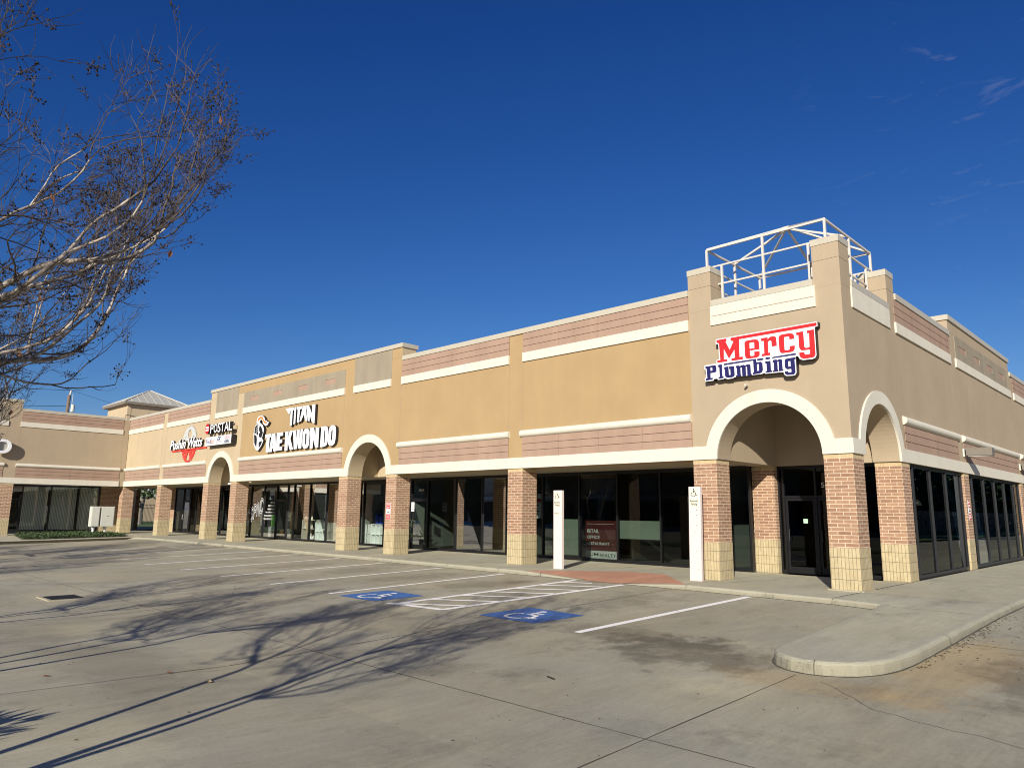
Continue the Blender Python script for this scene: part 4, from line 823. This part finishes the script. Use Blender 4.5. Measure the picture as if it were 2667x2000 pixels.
paper('window_poster', FR(3.355), -33.37, 2.24, -32.88, 2.42, LN, 'navy card under the white card in the postal window', cat='poster')
paper('window_poster', FI, -32.82, 2.25, -32.45, 2.85, ORR, 'brown wooden plaque high in the postal window', cat='poster')
paper('window_poster', FI, -33.05, .52, -32.47, 1.35, GRN, 'bright green poster low in the postal window', cat='poster')
paper('window_poster', FR(3.34), -33.3, .12, -32.6, .68, WHT, 'white poster with two round marks below the green poster', cat='poster', lines=3)
paper('open_sign', FI, -32.2, 2.52, -31.55, 2.85, flat('open_red', (.42, .07, .07), .5), 'dull red open sign above the postal shop door', cat='open sign')
T_('OPEN', FR(3.35), -32.1, 2.58, -31.65, 2.78, WHT, 'open_lettering', bpy.data.objects.get('open_sign'), .002, .01)
paper('window_poster', FI, -31.15, 1.62, -30.78, 2.10, flat('grey_red_card', (.28, .06, .08), .6), 'grey and maroon card on the postal shop door glass', cat='poster', lines=3)
paper('window_poster', FR(3.34), -31.15, 1.02, -30.82, 1.60, flat('cream_card', (.8, .76, .6), .6), 'cream card with dark oval on the postal shop door glass', cat='poster', lines=3)
paper('window_poster', FI, -31.2, .10, -30.88, .60, WHT, 'white sandwich card at the foot of the postal shop door', cat='poster', lines=3)
paper('window_poster', FI, -32.05, .14, -31.65, .52, ORR, 'brown and red card low in the postal shop door', cat='poster', lines=3)
# gift display
dsy = empty('gift_display', (-29.7, 4.1, 0), 'white wooden display shelf crowded with giftware inside the postal shop', 'display shelf')
mb = MB()
for z in (.08, .62, 1.08): mb.box(-30.35, 3.75, z, -29.05, 4.35, z+.03)
for x in (-30.35, -29.08): mb.box(x, 3.75, .02, x+.04, 4.35, 1.1)
mb.build('shelf', flat('display_wood', (.45, .42, .36), .7), dsy)
rn = random.Random(11)
for i in range(15):
    x = -30.2+rn.random()*1.05; z = (.11, .65, 1.11)[i % 3]; h = .12+rn.random()*.22; mb = MB(); rr = .04+rn.random()*.05
    mb.tube([(x, 3.85, z), (x, 3.85, z+h*.3), (x, 3.85, z+h*.7), (x, 3.85, z+h)], [rr*.8, rr, rr*.6, rr*.35], 10); mb.build('ornament', (WHT, STL, PLQ)[i % 3], dsy)
# cubby shelves
def cubby(x0, x1, n, lab):
    r_ = empty('cubby_shelf', (x0, 3.7, 0), lab, 'cubby shelf', 'white cubby shelves in the Titan window')
    mb = MB(); z1 = .98; t = .02
    for i in range(n+1): a = x0+(x1-x0)*i/n; mb.box(a-t/2, 3.62, .06, a+t/2, 3.98, z1)
    for z in (.06, .52, z1): mb.box(x0-t/2, 3.618, z-t/2, x1+t/2, 3.982, z+t/2)
    mb.build('frame', flat('cubby_white', (.80, .84, .82), .5), r_)
    MB().box(x0, 3.98, .06, x1, 4.0, z1).build('back_panel', flat('cubby_back', (.50, .54, .52), .7), r_)
    return r_
cubby(-28.75, -27.3, 4, 'white cubby shelf left of the right brick pier in the Titan window'); cubby(-27.0, -25.4, 4, 'white cubby shelf half hidden by the brick pier left of the arch')
cubby(-24.15, -23.95, 1, 'narrow white cubby sliver behind the left jamb of the arch'); cubby(-23.7, -22.3, 4, 'white cubby shelf seen through the right-hand small arch')
MAT = flat('blue_vinyl', (.012, .035, .30), .4)
for x0, x1, lab in ((-27.1, -25.9, 'blue padded mats stacked behind the cubby shelf left of the pier'), (-24.4, -22.9, 'blue padded mats stacked behind the cubby shelf in the arch')):
    mb = MB()
    for i in range(5): a = x0+(x1-x0)*i/5; mb.face([(a, 4.3, .9), (a+.2, 4.3, .9), (a+.17, 4.6, 1.62-.07*i), (a+.03, 4.6, 1.62-.07*i)]); mb.box(a, 4.35, .05, a+.22, 4.8, 1.45-.1*(i % 2))
    tag(mb.build('padded_mats', MAT), lab, 'padded mats', 'blue mats in the Titan window')
# realty posters
po = empty('realty_poster', (-9.7, 3.36, .2), 'dark red window poster reading retail office restaurant', 'poster')
DR = flat('poster_maroon', (.10, .012, .008), .6)
MB().prism([rect(-10.36, .36, -9.0, 1.38)], FI, 0, .004).build('red_sheet', DR, po); MB().prism([rect(-10.36, .10, -9.0, .355)], FI, 0, .004).build('white_sheet', WHT, po)
MB().prism([rect(-10.28, 1.262, -9.13, 1.272)], FI, .004, .006).build('rule', WHT, po)
for s_, a, b, c in (('RETAIL', .96, 1.085, -9.77), ('OFFICE', .76, .87, -9.74), ('RESTAURANT', .55, .65, -9.32)): T_(s_, FI, -10.28, a, c, b, WHT, 'lettering', po, .002, .012, .005)
T_('JCM', FI, -10.32, .155, -9.80, .285, DRK, 'lettering', po, .002, .004, .005); T_('REALTY', FI, -9.74, .16, -9.05, .27, DRK, 'lettering', po, .002, .004, .005)
pg = flat('pale_green_paper', (.26, .31, .26), .8)
paper('window_screen_paper', FI, -11.55, .16, -10.68, 1.41, pg, 'tall pale paper screen in the window left of the red poster', cat='paper screen', grp='paper screens in the vacant shop')
paper('window_screen_paper', FI, -8.88, .80, -7.3, 1.40, pg, 'wide pale paper screen in the window right of the red poster', cat='paper screen', grp='paper screens in the vacant shop')
paper('lease_notice', FI, -12.78+.06, 1.42, -12.45, 2.33, WHT, 'white and red lease notice beside the brick pier', cat='paper notice', lines=3)
paper('lease_notice', FR(3.35), -12.715, 2.02, -12.455, 2.14, SRED, 'red strip of the lease notice beside the brick pier', cat='paper notice')
paper('lease_notice', FI, -45.4+.25, 1.72, -44.75, 2.42, WHT, 'white and red lease notice on the vacant shop door at far left', cat='paper notice', lines=5)
paper('door_sticker', FR(3.70), -2.74, 1.42, -2.62, 1.54, flat('mint_sticker', (.45, .75, .5), .5), 'pale green sticker on the dark tower door', cat='sticker')
T_('505', FR(3.73), -2.20, 2.42, -1.84, 2.56, PLQ, 'x', None, .002).name = 'door_number'; tag(bpy.data.objects['door_number'], 'pale street number above the tower door', 'door number')
T_('505A', FR(3.24), -19.62, 2.50, -19.28, 2.60, PLQ, 'x', None, .002).name = 'door_number'; tag([o for o in bpy.data.objects if o.name.startswith('door_number') and 'label' not in o][0], 'pale street number above the vacant shop door right of the arch', 'door number')
# potted plant near the door
pp = empty('potted_plant', (-19.9, 2.85, 0), 'leafy green potted plant beside the door behind the right arch pier', 'potted plant')
mb = MB(); mb.tube([(-19.9, 2.85, 0), (-19.9, 2.85, .4)], [.13, .17], 12); mb.build('pot', DRK, pp)
mb = MB(); rn = random.Random(4)
for i in range(170):
    a = rn.random()*6.28; rr = rn.random()**.5*.27; z = .45+rn.random()*.75; c = Vector((-19.9+rr*math.cos(a), 2.85+rr*math.sin(a), z)); d = Vector((math.cos(a), math.sin(a), rn.uniform(-.4, .8))).normalized(); s_ = d.cross(Vector((0, 0, 1))).normalized()*.035
    mb.face([c, c+d*.07+s_, c+d*.16, c+d*.07-s_])
mb.build('leaves', LEAF, pp)
# blinds in the wing window
BLI = flat('blind_fabric', (.82, .82, .76), .8)
for a, b, lab in ((-5.10, -3.58, 'vertical blinds in the leftmost pane of the wing window'), (-3.48, -1.91, 'vertical blinds in the middle pane of the wing window'), (-1.81, -.62, 'vertical blinds in the right pane of the wing window behind the utility cabinets')):
    mb = MB(); n = int((b-a)/.09)
    for i in range(n):
        y = a+.09*i; mb.face([(-50.42, y, .14), (-50.46, y+.082, .14), (-50.46, y+.082, 2.94), (-50.42, y, 2.94)])
    tag(mb.build('vertical_blinds', BLI), lab, 'blinds', 'vertical blinds in the wing windows')
bx('interior_wall', IND, (-52, -6.3, 0, -51.9, -.5, 3.1), (-54, -13, 0, -53.9, -6.3, 3.1))
# ------------------------------------------------------------------ left side: cabinets, planting bed
for y0, y1, x0, x1, lab in ((-2.47, -2.02, -45.5, -44.98, 'narrow pale grey utility cabinet left of the wide one'), (-1.93, -1.17, -45.6, -45.0, 'wide pale grey utility cabinet beside the corner pier')):
    r_ = empty('utility_cabinet', ((x0+x1)/2, (y0+y1)/2, 0), lab, 'utility cabinet', 'utility cabinets on posts')
    MB().box(x0, y0, .46, x1, y1, 1.70).build('housing', GRYB, r_)
    MB().box(x1, y0+.03, .50, x1+.012, y1-.03, 1.66).build('cabinet_door', GRYB, r_)
    mb = MB(); c = ((x0+x1)/2, (y0+y1)/2); mb.tube([(c[0], c[1], -.2), (c[0], c[1], .30), (c[0], c[1], .46)], [.07, .07, .15], 10); mb.build('post', WHT, r_)
    if y1 > -1.5: MB().box(x1+.012, -1.58, 1.10, x1+.016, -1.47, 1.13).build('label_plate', DRK, r_)
mb = MB(); rn = random.Random(9)
bedp = [(-46.7, -6.1), (-40.6, -7.0), (-39.9, -6.3), (-40.0, -2.0), (-40.5, -1.75), (-46.7, -1.9)]
def inside(x, y, pl):
    c = False
    for i in range(len(pl)):
        a, b = pl[i], pl[i-1]
        if (a[1] > y) != (b[1] > y) and x < (b[0]-a[0])*(y-a[1])/(b[1]-a[1])+a[0]: c = not c
    return c
k = 0
while k < 5200:
    x = rn.uniform(-46.7, -39.9); y = rn.uniform(-7, -1.75)
    if not inside(x, y, bedp): continue
    k += 1; z = walkz(x, y)+rn.uniform(0, .14); a = rn.random()*6.28; c = Vector((x, y, z)); d = Vector((math.cos(a), math.sin(a), rn.uniform(.1, 1.2))).normalized(); s_ = d.cross(Vector((0, 0, 1))).normalized()*.045
    mb.face([c, c+d*.07+s_, c+d*.15, c+d*.07-s_])
tag(mb.build('ground_cover', LEAF), 'low dark green ground cover in the bed before the wing window', 'ground cover', kind='stuff')
sheet('planting_soil', [bedp], flat('soil', (.06, .05, .035), .95), lambda x, y: walkz(x, y)+.012, 'dark soil bed')
# pavilion behind
PB = (-53.4, 1.62); pv = empty('hip_roof_pavilion', (-56, 4, 7.25), 'square stucco tower with pale metal hip roof behind the wing', 'tower building')
ZE = 9.45
mb = MB(); mb.box(-58.0, 1.62, 7.24, -53.4, 6.2, ZE); mb.build('wall', BEI, pv)
mb = MB(); mb.box(-53.62, 1.60, 7.24, -53.38, 1.86, ZE-.01); mb.build('corner_pilaster', BEI, pv)
ov = .33; e = [(-58.0-ov, 1.62-ov), (-53.4+ov, 1.62-ov), (-53.4+ov, 6.2+ov), (-58.0-ov, 6.2+ov)]; ap = (-55.7, 3.9, 11.05)
HRF = flat('metal_hip_roof', (.47, .46, .39), .5, .1)
mb = MB()
for i in range(4): mb.face([(*e[i], ZE+.18), (*e[(i+1) % 4], ZE+.18), ap])
mb.face([(*p, ZE+.18) for p in e])
rf = mb.build('hip_roof', HRF, pv)
mb = MB()
for i in range(4):
    a, b = Vector((*e[i], ZE+.18)), Vector((*e[(i+1) % 4], ZE+.18)); A = Vector(ap)
    for k in range(1, 9):
        f = k/9; p = a.lerp(b, f); g = min(f, 1-f)*2; q = p.lerp(a.lerp(b, .5).lerp(A, 1)-(a.lerp(b, .5)-p), g)
        mb.tube([p+Vector((0, 0, .01)), q+Vector((0, 0, .02))], .02, 4)
    mb.tube([a+Vector((0, 0, .02)), A], .035, 5)
mb.build('standing_seams', HRF, rf)
mb = MB(); mb.box(e[0][0], e[0][1], ZE, e[1][0], e[2][1], ZE+.17); mb.build('fascia', flat('fascia_metal', (.20, .17, .13), .6), pv)
mb = MB(); mb.box(-53.39, 3.15, 8.3, -53.36, 3.75, 8.9); mb.build('vent', DRK, pv)
mb = MB(); mb.tube([(-53.7, 1.58, 7.9), (-53.5, 1.57, 8.6), (-53.36, 1.56, 8.62), (-53.35, 3.0, 8.45), (-53.35, 5.5, 8.4)], .015, 5); mb.build('cable', DRK, pv)
# utility pole and wires
WOOD = flat('pole_wood', (.17, .13, .10), .9)
px = CAMP; 
pole = empty('utility_pole', (-95, 7.85, -.2), 'wooden utility pole with grey transformer beyond the left wing', 'utility pole')
mb = MB(); mb.tube([(-95, 7.6, -.2), (-95, 7.95, 15.3)], [.26, .19], 10); mb.build('pole', WOOD, pole)
mb = MB(); mb.tube([(-94.8, 8.4, 13.2), (-94.8, 8.42, 14.1)], .22, 10); mb.build('transformer', GRYB, pole)
mb = MB(); mb.tube([(-95, 8.0, 15.3), (-95, 8.1, 15.9)], .10, 8); mb.build('insulator', STL, pole)
mb = MB(); mb.tube([(-94.9, 8.3, 12.5), (-94.9, 8.3, 15.4)], .03, 5); mb.build('conduit', GRYB, pole)
def wire(a, b, sag, lab, r_=.022):
    pts = [Vector(a).lerp(Vector(b), i/16)-Vector((0, 0, sag*4*(i/16)*(1-i/16))) for i in range(17)]
    tag(MB().tube(pts, r_, 4).build('power_line', DRK), lab, 'power line', 'power lines by the pole')
wire((-95, 8.0, 15.9), (-95, -45, 14.8), 1.0, 'thin power line running left from the top of the pole', .025)
wire((-95, 8.0, 13.9), (-95, -45, 11.6), .8, 'thin power line running left from the middle of the pole', .025)
wire((-95, 8.1, 15.9), (-125, 60, 15.0), 1.5, 'thin power line running right behind the pavilion roof', .015)
# breezeway view: fence, tree, far wall, grass
tag(MB().box(-130, 2, -.16, -61, 60, -.09).build('grass_verge', GRS), 'grass verge beyond the passage', kind='structure')
fe = empty('metal_fence', (-80, 10, 0), 'black metal picket fence seen through the passage', 'fence')
mb = MB()
for i in range(120): y = 5+i*.14; mb.box(-80.01, y, -.1, -79.99, y+.022, 2.05)
mb.build('pickets', DRK, fe)
mb = MB()
for z in (.1, 1.6, 1.95): mb.box(-80.03, 5, z, -79.97, 21.8, z+.04)
mb.build('rails', DRK, fe)
mb = MB()
for i in range(8): mb.box(-80.05, 5+i*2.4, -.1, -79.95, 5.1+i*2.4, 2.15)
mb.build('fence_posts', DRK, fe)
tag(MB().box(-98, -2, -.1, -97, 60, 3.1).build('boundary_wall', TWR), 'tan boundary wall behind the metal fence', 'wall')
ok = empty('oak_tree', (-77, 11.2, 0), 'grey tree trunk with dark foliage behind the metal fence in the passage', 'tree')
OAKB = flat('oak_bark_grey', (.20, .18, .15), .95, 0, .35, 5)
mb = MB(); mb.tube([(-77, 11.2, -.2), (-77, 11.25, 1.2), (-76.9, 11.4, 2.6), (-76.8, 11.5, 4.2), (-76.6, 11.6, 7)], [.52, .36, .33, .32, .2], 12); mb.tube([(-76.85, 11.45, 3.2), (-77.4, 9.6, 4.6), (-78, 7.8, 5.6)], [.2, .16, .1], 8); mb.build('trunk', OAKB, ok)
mb = MB(); rn = random.Random(77)
for i in range(5200):
    a = rn.random()*6.283; rr = rn.random()**.5*6; z = 2.7+rn.random()*7; c = Vector((-79+rr*math.cos(a), 12+rr*math.sin(a), z)); d = Vector((rn.gauss(0, 1), rn.gauss(0, 1), rn.gauss(0, 1))).normalized()*.16; s_ = d.orthogonal()*.8
    mb.face([c-d, c+s_, c+d, c-s_])
mb.build('crown', LEAF, ok)
BARK = None
m_, t_, p_ = nmat('myrtle_bark'); o2 = objco(t_); p_.inputs['Roughness'].default_value = .8
f_ = maprange(t_, noise(t_, mapping(t_, o2, (9, 9, 4)), 1.5, 5, .6), .42, .58, 0, 1)
t_.links.new(mixcol(t_, f_, (.46, .40, .33), (.13, .105, .085)), p_.inputs['Base Color']); BARK = m_
TWG = flat('twig_bark', (.085, .065, .052), .85, 0, .4, 20)
OAK = flat('oak_bark', (.14, .125, .10), .95, 0, .35, 5)
# ------------------------------------------------------------------ crape myrtles
def rot_about(d, ax, an): return Matrix.Rotation(an, 3, ax) @ d
def build_myrtle(seed, stems, name, lab, nfine=1.0):
    rn = random.Random(seed); TR, BR, TW, PO, LE = MB(), MB(), MB(), MB(), MB()
    def pods(p, d, n):
        ax = d.copy()
        for i in range(n):
            q = p+ax*rn.uniform(-.02, .12)+Vector((rn.gauss(0, .032), rn.gauss(0, .032), rn.gauss(0, .026))); r_ = rn.uniform(.0055, .0088)
            a = len(PO.v); PO.v += [tuple(q+Vector(v)*r_) for v in ((1, 0, 0), (0, 1, 0), (-1, 0, 0), (0, -1, 0), (0, 0, 1.1), (0, 0, -1.1))]
            for f in ((0, 1, 4), (1, 2, 4), (2, 3, 4), (3, 0, 4), (1, 0, 5), (2, 1, 5), (3, 2, 5), (0, 3, 5)): PO.f.append([a+k for k in f]); PO.m.append(0); PO.uv += [(0, 0)]*3
            t_ = (q-p).dot(ax); TW.tube([p+ax*max(0, t_-.03), q], .0014, 3, cap=False)
        TW.tube([p, p+ax*.12], .0018, 3, cap=False)
    LEN = (2.45, .86, .70, .55, .43, .32, .21)
    def grow(p, d, lv, r, sc_=1.0):
        L = LEN[lv]*sc_*rn.uniform(.85, 1.15); n = (9, 7, 7, 6, 5, 4, 3)[lv]; pts = [p]; rs = [r]; c = p.copy(); dd = d.copy()
        r1 = r*(.72 if lv < 5 else .5)
        for i in range(n):
            out_ = Vector((c.x, c.y, 0)); out_ = out_.normalized() if out_.length > .3 else Vector((0, 0, 0))
            wv = (.05, .12, .13, .15, .18, .22, .25)[lv]
            bad = math.hypot(c.x, c.y) > 1.5+.56*(c.z-2.2)
            grav = .22 if bad and lv else ((.12 if c.z < 3.2 else .035) if dd.z < .4 else -.015)
            dd = (dd+Vector((rn.gauss(0, wv), rn.gauss(0, wv), rn.gauss(0, wv*.8)))+out_*(0.012 if lv == 0 else .04)+Vector((0, 0, grav if lv else .02))).normalized()
            c = c+dd*(L/n); pts.append(c.copy()); rs.append(r+(r1-r)*(i+1)/n)
        if lv > 3 and (c.z < 2.3 or math.hypot(c.x, c.y) > 2.15+.56*(c.z-2.2) or math.hypot(c.x, c.y) > 3.1): return
        M_ = TR if lv < 2 else (BR if lv < 4 else TW)
        M_.tube(pts, rs, (9, 8, 6, 5, 4, 3, 3)[lv], cap=False)
        if lv >= 6:
            if c.z > 2.6 and rn.random() < .10+.10*(c.z > 3.8): pods(c, dd, rn.randint(6, 20))
            if rn.random() < .008:
                s_ = Vector((rn.gauss(0, 1), rn.gauss(0, 1), rn.gauss(0, .6))).normalized()*.022; e_ = Vector((rn.gauss(0, .02), rn.gauss(0, .02), -.07)); LE.face([c, c+e_*.5+s_, c+e_, c+e_*.5-s_])
            return
        nch = 4 if lv == 0 else (2 if rn.random() < .75 else 3)
        for k in range(nch):
            ax = rot_about(dd.orthogonal().normalized(), dd, rn.random()*6.283)
            an = R(rn.uniform(22, 48)) if lv == 0 else (R(rn.uniform(16, 36)) if k else R(rn.uniform(4, 18)))
            grow(c, rot_about(dd, ax, an), lv+1, max(.0022, r1*(.88 if k == 0 else .70)))
        for k in range((0, 2, 3, 3, 3, 3)[lv]):
            i = rn.randint(1, n-1); ax = rot_about(dd.orthogonal().normalized(), dd, rn.random()*6.283); nd = rot_about((pts[i+1]-pts[i]).normalized(), ax, R(rn.uniform(32, 65)))
            grow(pts[i], nd, min(6, lv+2), max(.0020, rs[i]*rn.uniform(.36, .5)), .85)
    for (bx0, by0, tilt, az, L, r) in stems:
        d = Vector((math.sin(R(az))*math.sin(R(tilt)), math.cos(R(az))*math.sin(R(tilt)), math.cos(R(tilt))))
        grow(Vector((bx0, by0, -.05)), d, 0, r, L)
    root = empty(name, (0, 0, 0), lab, 'tree', 'crape myrtles in the planting row')
    TR.build('trunk', BARK, root, True); BR.build('branches', BARK, root, True); TW.build('twigs', TWG, root); PO.build('seed_pods', POD, root)
    if LE.f: LE.build('dry_leaves', BRNL, root)
    return root
def place(root, x, y, z, rz, s):
    root.location = (x, y, z); root.rotation_euler = (0, 0, rz); root.scale = (s, s, s)
    for c in root.children: c.matrix_parent_inverse = Matrix()
def copytree(root, lab):
    r_ = root.copy(); COL.objects.link(r_); r_['label'] = lab
    for c in list(root.children):
        k = c.copy(); COL.objects.link(k); k.parent = r_; k.matrix_parent_inverse = Matrix()
    return r_
st = [(.06, .10, 17, 20, 1.0, .052), (.10, -.03, 15, 75, 1.02, .046), (-.12, -.05, 12, 250, .98, .050)]
SEED = 5
t1 = build_myrtle(SEED, st, 'crape_myrtle', 'bare crape myrtle with dark seed pods reaching in at upper left', 1.0)
place(t1, -.05, -17.5, -.30, 0, .95); t1.scale[2] = 1.08
t2 = copytree(t1, 'bare crape myrtle second in the row off the left edge, throwing the middle branch shadow'); place(t2, -4.4, -17.1, -.3, R(200), .88)
t3 = copytree(t1, 'bare crape myrtle third in the row off the left edge, throwing the thin far shadow'); place(t3, -8.9, -16.6, -.3, R(75), .88)
for i, (x, y, s, a, d) in enumerate(((-19.5, -19.5, 1.15, 20, 'fourth in the row, throwing a broad far shadow'), (-24.5, -15.0, 1.2, 130, 'farthest in the row, shading the lot by the wing'), (-28.5, -17.5, 1.3, 260, 'set back behind the row, shading the wing kerb'))):
    t = copytree(t1, 'bare crape myrtle '+d); place(t, x, y, -.35, R(a), s)
# leafy shrub whose shadow falls at the lower left corner
sh = empty('leafy_shrub', (-1.0, -17.4, -.3), 'leafy shrub just off the lower left corner of the photo', 'shrub')
mb = MB(); rn = random.Random(8)
for i in range(420):
    a = rn.random()*6.283; rr = rn.random()**.6*.42; z = rn.random()*.85*(1-.45*rr); c = Vector((-1.55+rr*math.cos(a), -17.25+rr*math.sin(a), z-.25)); d = Vector((math.cos(a)+rn.gauss(0, .4), math.sin(a)+rn.gauss(0, .4), rn.uniform(.2, 1.4))).normalized(); s_ = d.cross(Vector((0, 0, 1))).normalized()*.03
    mb.face([c, c+d*.08+s_, c+d*.20, c+d*.08-s_])
mb.build('leaves', LEAF, sh)
mb = MB(); mb.tube([(-1.55, -17.25, -.4), (-1.55, -17.25, .2)], .05, 6); mb.build('stem', OAK, sh)
# planting strip for the row
sheet('planting_strip', [[(-34, -18.6), (.9, -18.6), (.9, -16.75), (-34, -15.2)]], GRS, lambda x, y: lotz(x, y)+.03, 'grass island of the tree row')
# ------------------------------------------------------------------ things on the ground
def leaf(x, y, s, m, lab, a):
    z = lotz(x, y)+.008; c = Vector((x, y, z)); d = Vector((math.cos(a), math.sin(a), 0)); n = Vector((-d.y, d.x, 0)); mb = MB()
    pts = [c-d*s, c-d*.3*s+n*.38*s+Vector((0, 0, .25*s)), c+d*.4*s+n*.3*s+Vector((0, 0, .1*s)), c+d*s+Vector((0, 0, .2*s)), c+d*.35*s-n*.35*s, c-d*.3*s-n*.4*s+Vector((0, 0, .12*s))]
    for i in range(6): mb.face([pts[i], pts[(i+1) % 6], c+Vector((0, 0, .03*s))])
    tag(mb.build('fallen_leaf', m), lab, 'leaf', 'leaves lying on the lot')
leaf(-3.76, -13.26, .055, BRNL, 'dark brown curled leaf near the two parallel trunk shadows', .5)
leaf(-2.97, -13.1, .06, flat('tan_leaf', (.42, .30, .15), .7), 'tan fallen leaf right of the dark curled leaf', .2)
leaf(-4.45, -14.43, .05, BRNL, 'small brown leaf at the left foreground edge of the lot', 1.1)
tag(MB().box(-.22, -.16, 0, .22, .16, .001).build('scrap_strip', DRK), 'thin black scrap strip lying in the open foreground', 'scrap')
o = bpy.data.objects['scrap_strip']; o.data.transform(Matrix.Diagonal((.36, .085, 8, 1))); o.location = (-.2, -10.14, lotz(0, -10.14)+.003); o.rotation_euler = (0, 0, R(-18))
mb = MB(); rn = random.Random(31)
def twig(x, y, s, a, zf=lotz):
    z = zf(x, y)+.004; d = Vector((math.cos(a), math.sin(a), 0)); n = Vector((-d.y, d.x, 0)); w_ = s*rn.uniform(.1, .35); c = Vector((x, y, z))
    mb.face([c-d*s, c+n*w_+Vector((0, 0, .01)), c+d*s, c-n*w_+Vector((0, 0, .004))])
for i in range(230):
    y = rn.uniform(-6.8, -1.0) if i % 3 else rn.uniform(-4.8, -3.0); twig(2.84+abs(rn.gauss(0, .09)), y, rn.uniform(.008, .03), rn.random()*3)
for i in range(60): twig(rn.uniform(3.0, 4.2), rn.uniform(-7, -2), rn.uniform(.01, .03), rn.random()*3)
for i in range(330): twig(rn.uniform(-14, 6), rn.uniform(-15.5, -2.5), rn.uniform(.008, .024), rn.random()*3)
tag(mb.build('leaf_litter', flat('litter', (.07, .045, .025), .9)), 'small dry leaf scraps and twigs scattered over the lot and kerb', 'leaf litter', kind='stuff')
# ------------------------------------------------------------------ surroundings seen only in the glass
ob = empty('opposite_shops', (-20, -52, 0), 'stucco shop row across the lot, mirrored in the glass', 'building')
Q = lambda s, t, d: (s, -50+d, t)
prof_ = [(-110, 3.05)]
for c in range(-100, 60, 12): prof_ += semi(c, 3.05, 1.5, 180, 0, 16)
prof_ += [(60, 3.05), (60, 7.6), (-110, 7.6)]
MB().prism([prof_], Q, -.6, 0).build('wall', BEI, ob)
MB().prism([rect(-110, 3.4, 60, 3.7)], Q, .0, .05).build('band', CRM, ob); MB().prism([rect(-110, 6.5, 60, 6.8)], Q, 0, .05).build('upper_band', CRM, ob)
MB().prism([rect(-110, 3.75, 60, 4.3)], Q, 0, .03).build('pink_panel', PNK, ob)
MB().box(-110, -56, -.4, 60, -54, 7.6).build('recess', IND, ob)
for c in range(-103, 60, 12):
    MB().box(c+1.0, -50.6, -.4, c+1.7, -49.95, 3.05).build('pier', BRK, ob); MB().box(c+4.4, -50.6, -.4, c+5.1, -49.95, 3.05).build('pier', BRK, ob)
sheet('lawn', [[(9, 30), (90, 30), (90, 260), (9, 260)]], GRS, lambda x, y: -.02, 'lawn beside the right lot')
rf_ = empty('side_fence', (14, 90, 0), 'metal fence with stone panels mirrored in the side windows', 'fence')
mb = MB()
for i in range(420): y = 34+i*.4; mb.box(14, y, 0, 14.03, y+.04, 2)
mb.box(14, 34, 1.8, 14.04, 200, 1.86); mb.build('pickets', DRK, rf_)
MB().box(17, 34, 0, 17.4, 200, 2.2).build('stone_wall', TAU, rf_)
TB = MB(); rn = random.Random(12)
for i in range(56):
    cx, cy, h = rn.uniform(21, 27), 25+i*3.6, rn.uniform(9, 14); rr = rn.uniform(2.8, 4.4)
    if i > 44: cx, cy = 5+(i-44)*3.2, 205+rn.uniform(-3, 3)
    for k in range(330):
        d = Vector((rn.gauss(0, 1), rn.gauss(0, 1), rn.gauss(0, 1))).normalized()*rn.random()**.33; c = Vector((cx+d.x*rr, cy+d.y*rr, h*.52+d.z*h*.52))
        e = Vector((rn.gauss(0, 1), rn.gauss(0, 1), rn.gauss(0, 1))).normalized()*.5; s_ = e.orthogonal()*.8; TB.face([c-e, c+s_, c+e, c-s_])
tag(TB.build('tree_belt', LEAF), 'dark tree belt beyond the side fence', 'tree belt', kind='stuff')
